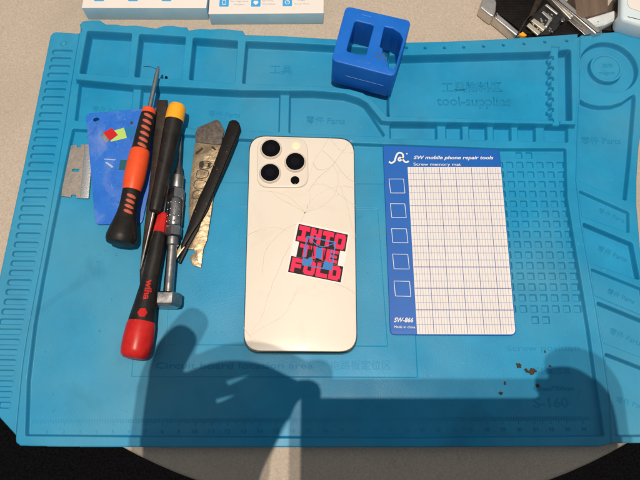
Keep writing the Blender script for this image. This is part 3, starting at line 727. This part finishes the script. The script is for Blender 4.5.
# yellow capped driver
A, B = (176.6, 106.5, .0205), (139.8, 270, .0066)
A, B = (177.4, 106, .0205), (154.4, 213, .0195)
yd = thing('yellow_screwdriver', at(165, 160, ZF), 'black screwdriver with yellow end cap and thin silver shaft', 'screwdriver')
round_part('end_cap', A, B, [(104.5, 4), (105.5, 7.4), (107.5, 8.7), (112, 9.2), (121, 9.3)], 'yellow', yd)
round_part('handle', A, B, [(120.6, 9.1), (135, 8.7), (150, 8.1), (165, 7.4), (180, 6.9), (195, 6.6), (207, 6.3), (211, 5.8), (213, 3)], 'rubber', yd)
a, b = at(153.6, 211, .0195), at(141, 269, .0075)
link('shaft', lathe(a, b, [(0, .0011), (.93, .0011), (1, .0007)], 14), 'chrome_pale', yd, smooth=.6)
# red and black driver
A, B = (163.4, 214, .0125), (134.6, 357, .0148)
rd = thing('red_screwdriver', at(145, 300, ZF), 'black screwdriver with red butt and red collar', 'screwdriver')
round_part('collar', A, B, [(213.5, 4.6), (215, 5.6), (224, 6.4), (233.5, 7.2)], 'red', rd, seg=8, smooth=.3)
hd = round_part('handle', A, B, [(233, 7.0), (245, 7.6), (260, 8), (275, 8.4), (288, 9.2), (300, 10.6), (312, 12.2), (323, 13.6)], 'rubber', rd)
round_part('butt', A, B, [(322, 13.5), (326, 14.4), (338, 15.2), (350, 15.2), (355, 14.2), (358, 11.4), (359, 7)], 'red', rd)
a, b = at(163.6, 215, .0125), at(169.5, 180, .0085)
link('shaft', lathe(a, b, [(0, .0011), (1, .0010)], 14), 'chrome_pale', rd, smooth=.6)
def on_round(me, Ax, Bx, prof):      # lift a flat print onto the top of the round handle
    a, b = at(*Ax), at(*Bx); ax = (b-a).normalized(); side = ax.cross(Vector((0, 0, 1))).normalized()
    for v in me.vertices:
        w = v.co-a; t = w.dot(ax); p = a+ax*t; q = (v.co-p).dot(side)
        y = proj(p)[1]; r = float(np.interp(y, [u[0] for u in prof], [u[1] for u in prof]))*scale_at(*proj(p), p.z)+.00012
        up = side.cross(ax)
        v.co = p+side*(math.sin(q/r)*r)+up*(math.cos(q/r)*r)
    return me
hp = [(233, 7.0), (245, 7.6), (260, 8), (275, 8.4), (288, 9.2), (300, 10.6), (312, 12.2), (323, 13.6)]
tm = text_mesh('wiha', at(146.6, 279, .0205), at(143.4, 299.5, .0205), 0, .0046, .03)
bm = bmesh.new(); bm.from_mesh(tm); bmesh.ops.triangulate(bm, faces=bm.faces); bmesh.ops.subdivide_edges(bm, edges=bm.edges, cuts=2); bm.to_mesh(tm); bm.free()
link('lettering', on_round(tm, A, B, hp), 'red', hd)
tm = sheet([circ(at(142.6, 312.6, .022), .0033, 6)], .022)
bm = bmesh.new(); bm.from_mesh(tm); bmesh.ops.subdivide_edges(bm, edges=bm.edges, cuts=3, use_grid_fill=True); bm.to_mesh(tm); bm.free()
link('hexagon_mark', on_round(tm, A, B, hp), 'red', hd)
# chrome precision driver
A, B = (181.2, 137, .0125), (167, 307, .0128)
cdv = thing('chrome_driver', at(174, 230, ZF), 'dark chrome bit driver with hexagonal nuts and a broad hex end', 'screwdriver')
round_part('bit', A, B, [(137, .7), (150, 1.3), (164, 1.7), (167, 3.2), (176, 4.8)], 'steel_dark', cdv)
round_part('nose', A, B, [(175, 4.4), (176, 5.8), (188, 6.1), (189.5, 5.6)], 'chrome', cdv)
round_part('hex_nut', A, B, [(188.6, 7), (190, 8.5), (199, 8.5), (200.6, 7.2)], 'chrome', cdv, 6, .3, .5)
kb = round_part('body', A, B, [(200, 7.3), (202, 7.9), (224, 7.9), (226, 7.2)], 'chrome', cdv)
round_part('hex_nut', A, B, [(225.6, 7), (227, 8.7), (236, 8.7), (237.4, 7.2)], 'chrome', cdv, 6, .3, .5)
round_part('neck', A, B, [(237, 5.6), (238, 6.4), (245, 6.2), (246.5, 5)], 'chrome', cdv)
round_part('rear_shaft', A, B, [(246, 4.8), (280, 5), (295, 5.1)], 'chrome', cdv)
round_part('hex_end', A, B, [(293.4, 12.4), (295, 14.3), (305, 14.3), (307.4, 12.6)], 'chrome', cdv, 6, .3, 0)
bm = bmesh.new(); a, b = at(*A), at(*B); ax = (b-a).normalized(); side = ax.cross(Vector((0, 0, 1))).normalized(); up = side.cross(ax)
for y in (204.5, 211, 217.5, 223):
    t = (y-137)/170; x = 181.2+(167-181.2)*t; c = at(x, y, .0127); s = scale_at(x, y, .0127)
    for dg in (35, 68, 101, 134):
        n_ = side*math.cos(math.radians(dg))+up*math.sin(math.radians(dg)); p = c+n_*7.7*s
        bmesh.ops.create_icosphere(bm, subdivisions=2, radius=.00085, matrix=Matrix.Translation(p))
link('grip_studs', new_mesh(bm), 'chrome', kb, smooth=3)
# golden opening gauge
zg = tilt(119, .0095, 268, .0052)
gt = thing('gold_gauge_plate', at(203, 200, ZF), 'worn gold metal gauge plate with burnt tip lying under the tweezers', 'opening tool')
gold = [(195.3, 142.5), (221.2, 145), (220, 160), (215, 185), (211, 215), (207, 240), (203.4, 249), (201.2, 267.6), (193, 265.5), (189.6, 258), (192, 254), (195.4, 253.5), (193.6, 249.6), (187.4, 249), (189, 235), (189, 200), (190.4, 180), (193, 158)]
holes = [[(201.5, 177), (204, 175.4), (206, 177), (205.6, 181.5), (203.6, 183.6), (201, 182.6)], [(209, 177), (211.4, 176.6), (212, 180), (210.8, 183.6), (208.6, 183)]]
me, zgf = tilted_plate(gold, zg, .0009, [], r=.0004)
link('gauge_sheet', me, 'gold', gt, smooth=.8)
me, _ = tilted_plate([(195.4, 142.2), (195, 135), (197.6, 127.4), (209, 122.6), (216, 119.4), (219.4, 121), (224.4, 130), (222.5, 138), (221.3, 144.6)], tilt(119, .0099, 268, .0054), .0012, r=.0006)
link('burnt_tip', me, 'burnt', gt, smooth=.8)
bm = bmesh.new()
def gpt(x, y): p = at(x, y, zg(y)); return Vector((p.x, p.y, 0))
for ringp in ([(199.6, 163), (205, 161), (211, 163), (211.6, 166.6), (205.6, 169), (200, 168)], [(196, 177), (198, 170.6), (205, 170), (208.4, 172), (206.8, 177), (199, 178.6)], [(193.5, 186), (196, 180.6), (203, 180.6), (206.4, 183), (204, 187.6), (197, 189)], [(192, 196), (195, 191), (201, 191), (202.4, 194), (198.6, 198.4), (193.6, 198.6)]):
    ribbon_bm(bm, smooth_path([gpt(*p) for p in ringp+ringp[:1]]), .0005, lambda x, y: zgf(x, y)+.0001)
for q in ([(195, 153), (202, 147.6), (203.4, 149), (196.6, 154.8)], [(211, 147), (213, 146.2), (216.4, 149.6), (215, 150.6)], [(199.6, 162), (203, 160.6), (204, 164), (202.4, 168.4), (199.6, 167)], [(207.6, 162.6), (211, 163.4), (210.4, 167), (207.4, 167.6)]):
    flat_bm(bm, [gpt(*p) for p in q], lambda x, y: zgf(x, y)+.00013)
link('engraving', new_mesh(bm), 'ink', gt)
# tweezers
tw = thing('black_tweezers', at(205, 195, ZF), 'black tweezers with one bare beige tip, resting across the gold plate', 'tweezers')
zt_ = tilt(119, .0135, 268, .0092)
up_ = [(229, 121.5), (232, 119.8), (236, 120), (239.4, 123), (239.8, 128), (232, 147), (221, 174), (208, 205), (201, 220), (193, 232), (184.5, 246), (180.5, 250), (181, 244), (186, 232), (192.5, 213), (199, 197), (209, 176), (218.6, 151), (227, 127)]
me, _ = tilted_plate(up_, zt_, .0013, r=.0006, bevel=.0004); ua = link('upper_arm', me, 'black_metal', tw, smooth=.8)
me, _ = tilted_plate([(180.6, 244.5), (185, 246.6), (170.6, 266.4), (168.6, 265.4)], tilt(119, .0132, 268, .009), .0014, r=.0003, bevel=.0003); link('bare_tip', me, 'bare_tip', ua, smooth=.8)
zt2 = tilt(119, .0118, 268, .0072)
me, _ = tilted_plate([(231, 122), (236, 121), (240, 125), (241, 129.5), (229, 160), (215, 192), (208, 210), (200.6, 222.6), (198.6, 229), (188, 248), (180.4, 263.6), (177.6, 262.4), (183, 248), (190, 232), (200, 210), (212, 180)], zt2, .0012, r=.0006, bevel=.0004)
link('lower_arm', me, 'black_metal', tw, smooth=.8)

# ------------------------------------------------------------------ boxes at the top of the table
def small_box(name, left, right, y_edge, zt, depth, slant, label):
    P = [at(left, y_edge[0], zt), at(right, y_edge[1], zt)]
    d = (P[1]-P[0]); L = d.length; d.normalize(); nn = Vector((-d.y, d.x, 0)); 
    o = thing(name, (P[0]+P[1])/2*1 - Vector((0, 0, zt)) + nn*depth/2, label, 'box', 'small white product boxes behind the mat')
    q = [P[0], P[1], P[1]+nn*depth+d*slant, P[0]+nn*depth+d*slant]
    link('carton', prism(round_poly([tuple(p[:2]) for p in q], .0006, 2), .0002, zt-.0004, bevel=.0004), 'box_blue', o, smooth=.8)
    link('lid_panel', prism([tuple(p[:2]) for p in q], zt-.0005, zt, bevel=.0002), 'box_white', o, smooth=.8)
    return o, zt
b1, zt = small_box('product_box', 81.6, 206.2, (7.9, 8.1), .0145, .07, .004, 'small white box with pale blue side, left of its twin behind the mat')
def icon(o, zt, x0, x1, y1, glyph):
    z = zt+.00008
    A_, B_ = at(x0, y1, z), at(x1, y1, z); w = B_.x-A_.x; Hh = w*1.02
    bm = bmesh.new(); flat_bm(bm, round_poly([(A_.x, A_.y), (B_.x, B_.y), (B_.x, B_.y+Hh), (A_.x, A_.y+Hh)], .0008, 4), z)
    pic = link('icon', new_mesh(bm), 'icon_blue', o)
    c = Vector((A_.x+w/2, A_.y+Hh/2)); bm = bmesh.new(); z2 = z+.00008
    if glyph == 0:
        q = [(c.x-.0013, c.y-.002), (c.x+.0013, c.y-.002), (c.x+.0013, c.y+.002), (c.x-.0013, c.y+.002)]
        for i in range(4): ribbon_bm(bm, [q[i], q[(i+1) % 4]], .0004, z2+.000004*i)
        ribbon_bm(bm, [(c.x-.0007, c.y-.0013), (c.x+.0007, c.y-.0013)], .0003, z2)
    elif glyph == 1: flat_bm(bm, [(c.x, c.y-.0024), (c.x+.0022, c.y), (c.x+.0013, c.y+.0018), (c.x-.0013, c.y+.0018), (c.x-.0022, c.y)], z2)
    else:
        ribbon_bm(bm, circ(c, .0018, 20)+circ(c, .0018, 20)[:1], .0005, z2); ribbon_bm(bm, [(c.x, c.y), (c.x+.001, c.y+.001)], .0004, z2+.00001)
    link('pictogram', new_mesh(bm), 'white', pic)
for i, (a, b) in enumerate([(94, 103.8), (128, 137.6), (161.6, 171.2)]): icon(b1, zt, a, b, 1.2, i)
b2, zt = small_box('product_box', 208.4, 323.6, (14, 13.2), .0135, .07, .002, 'small white box with blue icons and grey print, right of its twin behind the mat')
for i, (a, b) in enumerate([(219.2, 228.6), (251, 260.4), (282.6, 292)]): icon(b2, zt, a, b, 6.6 if i < 2 else 6.2, i)
for s_, a, b, y in [('for High-end', 230.5, 248, 1.8), ('Repair', 234.5, 245, 5.0), ('Quality', 262, 273.5, 1.2), ('Certified', 262.5, 275, 4.6), ('High', 297.5, 305, .6), ('Color Pack', 294.5, 309.5, 4.4)]:
    link('lettering', text_mesh(s_, at(a, y, zt+.00008), at(b, y, zt+.00008), 0, .0013), 'print_grey', b2)

# ------------------------------------------------------------------ open aluminium tool case at the top right
def slab(name, pts, z0, z1, m, parent, r=.0005, bev=.0005, zpx=None): return link(name, prism(round_poly(px2(pts, z1 if zpx is None else zpx), r, 3), z0, z1, bevel=bev), m, parent, smooth=.8)
tcse = thing('tool_case', at(525, 5, 0), 'black tool case with aluminium edges and corner cap behind the mat', 'case')
slab('lid_panel', [(488, -8), (497, 12), (525, 33), (560, 36), (590, 34), (600, 33), (552, -8)], .0004, .0075, 'case_black', tcse)
slab('edge_rail', [(494, 17.5), (496.6, 11.6), (524.5, 35.5), (517, 36.5)], .0002, .0098, 'alu', tcse, bev=.0014)
slab('corner_cap', [(479.8, 7), (484, -6), (493.5, -6), (496.8, 2.5), (496, 11), (493.6, 17.8), (487, 13)], .0003, .011, 'alu', tcse, .002, .0012)
bm = bmesh.new()
for i in range(26):
    for j in range(20):
        x = 494+i*1.5+j*.25; y = -2+j*1.65
        if y > 8+(x-490)*.78 or x > 534-j*.3 or y < -3: continue
        c = at(x, y, .0075); box_bm(bm, c, .0007, .00055, .0005, .0)
link('panel_texture', new_mesh(bm), 'case_black', tcse)
slab('yellow_tab', [(519, 34.6), (522.6, 31.5), (527, 35), (524, 36.4)], .0005, .0108, 'yellow', tcse, .0002, .0002)
slab('lid_rail', [(546, -6), (549.5, -6), (573, 17), (570.5, 19.5)], .0004, .0115, 'alu', tcse, bev=.0008)
slab('lid_rail', [(549.8, -6), (559, -6), (603, 32), (595.5, 34)], .0004, .0135, 'alu', tcse, bev=.0012)
bm = bmesh.new(); ribbon_bm(bm, [at(551.5, -5, .0135), at(597.5, 33, .0135)], .0007, .01356); link('rail_groove', new_mesh(bm), 'brown_metal', tcse)
slab('inner_bar', [(568, 20), (571, 16.5), (593.5, 34), (585, 35)], .0076, .0102, 'steel_dark', tcse, bev=.0006)
slab('hinge_bar', [(538, -6), (546, -6), (533, 16.5), (529, 15)], .0076, .0125, 'brown_metal', tcse, .001, .0012)
lt = slab('latch_plate', [(529, 19), (545.5, 3.5), (566, 16.5), (556, 30), (549, 34.5), (537, 35)], .0076, .0094, 'pcb', tcse)
for i, q in enumerate([[(526.6, 25.5), (529.6, 22.4), (541, 32.2), (538, 35.2)], [(531, 20.6), (534.2, 18), (546.6, 27), (543.6, 30.6)]]): slab('latch_hook', q, .0094, .011+i*.0006, 'solder', lt, .0004)
slab('latch_lever', [(541.5, 12), (543.6, 10.6), (553, 18), (547, 27.4), (544.8, 26), (549, 19.3)], .0094, .0112, 'alu', lt, .0004)
slab('latch_lever', [(545, 5), (547, 3.4), (558.5, 13), (557, 14.6)], .0094, .0112, 'alu', lt, .0004)
slab('rivet', ring_px(563, 19.6, 2.4), .0094, .012, 'steel_dark', lt, 0, .0006)
bm = bmesh.new()
for k in range(60):
    x = 530+random.random()*22; y = 14+random.random()*18
    if y < 30-(x-527)*.9: continue
    c = at(x, y, .0098); box_bm(bm, c, .0006+random.random()*.0014, .0005+random.random()*.0007, .0012, -.7)
link('latch_rivets', new_mesh(bm), 'alu', lt)
cw = link('wire', tube(smooth_path([at(516, 36.4, .0115), at(519.5, 31.5, .0128), at(524.5, 22.5, .014), at(529.5, 16, .0135), at(534, 15, .0125)]), .0006), 'brown_metal', tcse, smooth=3)
wd = thing('wooden_board', at(592, -2, 0), 'dark weathered wooden board at the back right of the table', 'board')
slab('board', [(573.5, -10), (608.2, -10), (608, 11.2), (595, 15), (583, 17.6), (577, 14)], .0003, .014, 'wood', wd)
wb = slab('worn_bar', [(583, 19.4), (616, 9.6), (620, 17.4), (606, 24.4), (593.5, 27.4)], .0002, .0125, 'worn', None, .001, .0015)
tag(wb, 'chipped white painted bar lying against the dark wooden board', 'bar')
db = slab('dark_tray', [(596.5, 28.8), (624, 19), (648, 26.4), (648, 27.8), (612, 30.6)], .0003, .006, 'dark_gloss', None, .0006)
tag(db, 'glossy black strip between the mat edge and white device', 'strip')
dv = thing('white_device', at(634, 8, 0), 'white rounded device with a dark shiny side, far right corner', 'device')
slab('shell', [(622, -8), (660, -8), (660, 29), (640, 24.6), (623.5, 19.6), (621.5, 16)], .0065, .024, 'device', dv, .003, .003)
slab('side_band', [(617.4, -8), (622.4, -8), (622.2, 16.8), (624.5, 19.8), (620.8, 20.5), (617.8, 16)], .0003, .018, 'dark_gloss', dv, .001, .001)
slab('top_panel', [(628, -8), (660, -8), (660, 13.5), (640, 11), (630, 7.5), (627.4, 3)], .0239, .0248, 'box_white', dv, .002, .0004)
slab('slot', [(627.6, 16.2), (640, 19.2), (640, 19.8), (628.5, 17)], .0239, .0242, 'dark_gloss', dv, 0, 0.0001)

# ------------------------------------------------------------------ crumbs and bits lying on the mat
def crumb(x, y, r, z, lab, ell=1.):
    bm = bmesh.new(); bmesh.ops.create_icosphere(bm, subdivisions=3, radius=1)
    ph_ = [random.random()*6 for _ in range(6)]
    for v in bm.verts:
        n_ = v.co.copy(); k = 1+.28*math.sin(3*n_.x+ph_[0]*n_.y*2+ph_[1])+.22*math.sin(5*n_.y+ph_[2])+.15*math.sin(7*n_.x+4*n_.z+ph_[3])
        v.co = Vector((n_.x*k*ell, n_.y*k, max(n_.z*k*.55, -.4)))*r
    c = at(x, y, z); c.z = z+r*.38
    me = new_mesh(bm); me.transform(Matrix.Translation(c))
    tag(link('crumb', me, 'crumb', None, Vector((c.x, c.y, z)), smooth=1.2), lab, 'crumb', 'brown crumbs on the mat')
crumb(518.6, 365.6, .0016, ZF, 'largest round brown crumb, upper left of the crumb cluster above S-160')
crumb(531.4, 371.6, .0018, ZF, 'wide brown crumb touching a smaller one, right of the round crumb', 1.5)
crumb(525.8, 370, .0010, ZF, 'small brown crumb on the left side of the wide crumb')
crumb(504.8, 383.4, .0010, ZF, 'narrow brown crumb just above the leftmost crumb', .6)
crumb(500.6, 393.4, .0011, ZF, 'leftmost and lowest brown crumb on the mat')
crumb(537.4, 385.6, .0011, ZF, 'dark brown crumb just above the moulded millimetre size line')
crumb(545, 351.8, .0008, ZF, 'tiny dark crumb at the moulded words Screw position', .6)
crumb(550, 366.2, .0007, ZF, 'tiny crumb right of the wide crumb on the Chinese lettering')
hr = link('hair_strand', tube(smooth_path([at(143.5, 66.6, .0034), at(149, 66.4, .0036), at(154.5, 68, .0034), at(158.5, 71, .0033)]), .00013, 6), 'hair', None, at(150, 68, .003), smooth=3)
tag(hr, 'thin dark hair in the second square tray under the driver tip', 'hair')
bt = link('black_speck', lathe(at(165.6, 80, .0040), at(166.4, 76.4, .0040), [(0, .0007), (.1, .0010), (.9, .0010), (1, .0007)], 14), 'black_metal', None, at(166, 78, .003), smooth=.6)  # small dark speck, drawn as a short black cylinder
tag(bt, 'small black speck lying in the second square tray', 'bit')

# lint and dust on the working surface
bm = bmesh.new()
for k in range(230):
    q = at(random.uniform(50, 588), random.uniform(150, 432), ZF+.0006)
    if k % 3:
        r = random.uniform(.00010, .00030); bmesh.ops.create_icosphere(bm, subdivisions=1, radius=r, matrix=Matrix.Translation(q) @ Matrix.Diagonal((random.uniform(.6, 1.6), random.uniform(.6, 1.6), .6, 1)))
    else:
        a_ = random.uniform(0, 6.28); pts = [q]
        for _ in range(4): a_ += random.uniform(-.7, .7); pts.append(pts[-1]+Vector((math.cos(a_), math.sin(a_), 0))*random.uniform(.0003, .0008))
        t_ = tube(pts, .00006, 4); bm.from_mesh(t_); bpy.data.meshes.remove(t_)
me = new_mesh(bm); dst = link('dust', me, 'lint')
tag(dst, 'pale specks of dust and lint scattered over the blue working surface', 'dust', kind='stuff')
#P0
# ------------------------------------------------------------------ the photographer, standing at the near side of the table and holding the phone with which the picture is taken
LAMP1, LAMP2 = Vector((-.010, -.012, 1.72)), Vector((-.033, -.050, 1.72))
ex, ey, ez = fx.normalized(), fy.normalized(), fz.normalized()
def PH(a, b, c): return CAMP+ex*a+ey*b+ez*c          # place in the hand-held phone's own axes
hp_ = thing('handheld_phone', PH(.066, -.025, .006), 'dark phone held level in both hands above the table, its camera facing down', 'phone')
def hp_plate(name, a0, a1, b0, b1, r, c0, c1, bev, m):
    me = prism(round_poly([(a0, b0), (a1, b0), (a1, b1), (a0, b1)], r, 8), c0, c1, bevel=bev, nb=3)
    me.transform(Matrix((( ex.x, ey.x, ez.x, CAMP.x), (ex.y, ey.y, ez.y, CAMP.y), (ex.z, ey.z, ez.z, CAMP.z), (0, 0, 0, 1))))
    return link(name, me, m, hp_, smooth=.8)
hp_plate('case', -.0145, .1475, -.0640, .0145, .012, .0035, .0115, .002, 'rubber')
hp_plate('screen', -.0115, .1445, -.0610, .0115, .010, .0114, .0118, .0001, 'dark_gloss')
V, E_, R_ = [], [], []
def jn(p, r, parent=None):
    V.append(Vector(p)); R_.append(r)
    if parent is not None: E_.append((parent, len(V)-1))
    return len(V)-1
def chain(pts, parent):
    for p, r in pts: parent = jn(p, r, parent)
    return parent
def over(px, py, h, L=None):     # the point at height h that throws its shadow there on the mat
    L = L or LAMP1; g = at(px, py, ZF); return g+(L-g)*((h-g.z)/(L.z-g.z))
bx_, by_ = .05, -.36
pel = jn((bx_, by_, .20), .115)
sp1 = jn((bx_, by_-.01, .36), .120, pel); sp2 = jn((bx_, by_-.005, .52), .130, sp1); chest = jn((bx_, by_+.01, .64), .120, sp2)
nk = jn((bx_, by_+.025, .735), .058, chest); nk2 = jn((bx_, by_+.05, .79), .055, nk)
hd1 = jn((bx_, by_+.085, .85), .078, nk2); hd2 = jn((bx_, by_+.095, .92), .082, hd1); hd3 = jn((bx_, by_+.085, .975), .055, hd2)
for s in (-1, 1):
    hip = jn((bx_+s*.09, by_, .13), .088, pel)
    chain([((bx_+s*.10, by_+.01, -.25), .060), ((bx_+s*.10, by_-.02, -.45), .050), ((bx_+s*.105, by_-.04, -.66), .036), ((bx_+s*.11, by_+.03, FLOOR+.036), .036), ((bx_+s*.12, by_+.12, FLOOR+.028), .028)], hip)
# left arm and hand: fingers reach right to the phone, the forefinger points away
sh = jn((bx_-.15, by_+.01, .655), .062, chest)
ar = chain([((bx_-.24, by_-.02, .50), .048), ((bx_-.285, by_+.0, .385), .044), ((-.205, -.20, .375), .046)], sh)
wr = jn(over(196, 520, .385), .038, ar)
pm = jn(over(186, 455, .395), .038, wr); pm2 = jn(over(170, 412, .405), .025, pm)
chain([(over(161, 386, .412), .0150), (over(163, 366, .415), .0112), (over(178, 344, .416), .0096), (over(191, 327, .415), .0080)], pm2)
chain([(over(190, 390, .420), .0108), (over(222, 377, .430), .0102), (over(256, 377, .428), .0084), (over(284, 390, .423), .0078), (over(308, 400, .416), .0070)], pm2)
k1 = jn(over(206, 436, .402), .018, pm)
chain([(over(230, 419, .412), .0102), (over(252, 404, .420), .0092), (over(276, 401, .418), .0078), (over(298, 404, .412), .0066)], k1)
k2 = jn(over(224, 452, .395), .019, pm)
chain([(over(244, 437, .402), .0090), (over(258, 424, .408), .0080), (over(270, 416, .408), .0070)], k2)
chain([(over(240, 462, .408), .0150), (over(256, 436, .424), .0112), (over(272, 409, .438), .0092), (over(300, 393, .4445), .0084), (over(323, 394, .4450), .0074)], pm)
# right arm and hand: grips the far short side, forefinger over the top corner
sh = jn((bx_+.15, by_+.01, .655), .062, chest)
ar = chain([((bx_+.25, by_-.02, .50), .048), ((bx_+.30, by_+.0, .385), .044), ((.245, -.20, .385), .044)], sh)
wr = jn(over(582, 530, .395), .034, ar); pm = jn(over(576, 470, .405), .030, wr); pm2 = jn(over(580, 428, .410), .021, pm)
chain([(over(591, 400, .424), .0122), (over(578, 386, .436), .0108), (over(557, 383, .438), .0100), (over(535, 391, .434), .0090)], pm2)
chain([(over(586, 412, .404), .0110), (over(572, 404, .400), .0095), (over(552, 406, .402), .0085), (over(536, 412, .404), .0076)], pm2)
k1 = jn(over(570, 445, .395), .020, pm)
chain([(over(560, 430, .394), .0098), (over(545, 424, .397), .0088), (over(530, 426, .399), .0076)], k1)
k2 = jn(over(566, 465, .392), .020, pm)
chain([(over(553, 452, .390), .0092), (over(540, 446, .392), .0082), (over(528, 448, .394), .0070)], k2)
chain([(over(556, 462, .418), .0140), (over(540, 446, .430), .0115), (over(522, 434, .433), .0096), (over(508, 426, .434), .0082)], pm)
me = bpy.data.meshes.new('person'); me.from_pydata([tuple(v) for v in V], E_, []); me.update()
tmp = bpy.data.objects.new('tmp', me); COL.objects.link(tmp)
md = tmp.modifiers.new('s', 'SKIN'); md.use_smooth_shade = True; md.branch_smoothing = .3
for i, d in enumerate(me.skin_vertices[0].data): d.radius = (R_[i], R_[i]); d.use_root = (i == pel)
sd = tmp.modifiers.new('u', 'SUBSURF'); sd.levels = 2; sd.render_levels = 2
pme = bpy.data.meshes.new_from_object(tmp.evaluated_get(bpy.context.evaluated_depsgraph_get()))
bpy.data.objects.remove(tmp)
# a face: brow, nose and chin drawn out of the front of the head
hc = V[hd1]
for v in pme.vertices:
    d = v.co-Vector((bx_, by_+.16, .868)); v.co.y += .022*math.exp(-(d.x/.012)**2-(d.z/.020)**2-(max(0, -.10-d.y)/.02)**2) if v.co.z > .80 and v.co.y > by_+.10 else 0
po = link('person', pme, 'skin', None, Vector((bx_, by_, FLOOR)), smooth=9)
tag(po, 'person in dark clothes standing at the table, holding a phone in both hands', 'person')
pme.materials.append(M['cloth'])
wl, wr_ = over(196, 505, .385), over(582, 515, .395)
for p in pme.polygons:
    c = p.center+Vector((bx_, by_, FLOOR))
    p.material_index = 0 if (c.z > .75 or c.y > min(-.02, wl.y) and c.z > .3) else 1
hair = lathe((bx_, by_+.055, .90), (bx_, by_+.085, 1.045), [(0, .079), (.3, .090), (.6, .088), (.85, .062), (1, .012)], 28)
link('hair', hair, 'rubber', po, smooth=3)
for s in (-1, 1):
    link('ear', lathe((bx_+s*.076, by_+.085, .875), (bx_+s*.092, by_+.075, .878), [(0, .012), (.5, .026), (1, .02)], 14), 'skin', po, smooth=3)
    link('eye', lathe((bx_+s*.03, by_+.158, .893), (bx_+s*.03, by_+.172, .893), [(0, .010), (.6, .008), (1, .003)], 14), 'white', po, smooth=3)
link('mouth', lathe((bx_-.022, by_+.160, .838), (bx_+.022, by_+.160, .838), [(0, .002), (.5, .007), (1, .002)], 10), 'orange_dull', po, smooth=3)
#P1

# ------------------------------------------------------------------ light: two small warm ceiling lamps close together, soft room light
def lamp(name, loc, P, col):
    l = bpy.data.lights.new(name, 'POINT'); l.energy = P; l.color = col; l.shadow_soft_size = .004
    o = bpy.data.objects.new(name, l); COL.objects.link(o); o.location = loc
lamp('lamp', LAMP1, 71, (1, .855, .70)); lamp('lamp', LAMP2, 61, (1, .855, .70))
w = bpy.data.worlds.new('World'); scene.world = w; w.use_nodes = True
nt = w.node_tree; bg = nt.nodes['Background']
tc = nt.nodes.new('ShaderNodeTexCoord'); sx = nt.nodes.new('ShaderNodeSeparateXYZ'); cr_ = nt.nodes.new('ShaderNodeValToRGB')
mr = nt.nodes.new('ShaderNodeMapRange'); mr.inputs['From Min'].default_value = -1; mr.inputs['From Max'].default_value = 1
nt.links.new(tc.outputs['Generated'], sx.inputs[0]); nt.links.new(sx.outputs['Z'], mr.inputs['Value']); nt.links.new(mr.outputs[0], cr_.inputs[0]); nt.links.new(cr_.outputs[0], bg.inputs['Color'])
e = cr_.color_ramp.elements; e[0].position = .45; e[0].color = (.42, .42, .42, 1); e[1].position = .9; e[1].color = (.93, .97, 1, 1)
bg.inputs['Strength'].default_value = .35
scene.view_settings.view_transform = 'Standard'; scene.view_settings.look = 'None'
scene.view_settings.exposure = 0; scene.view_settings.gamma = 1
scene.cycles.max_bounces = 6
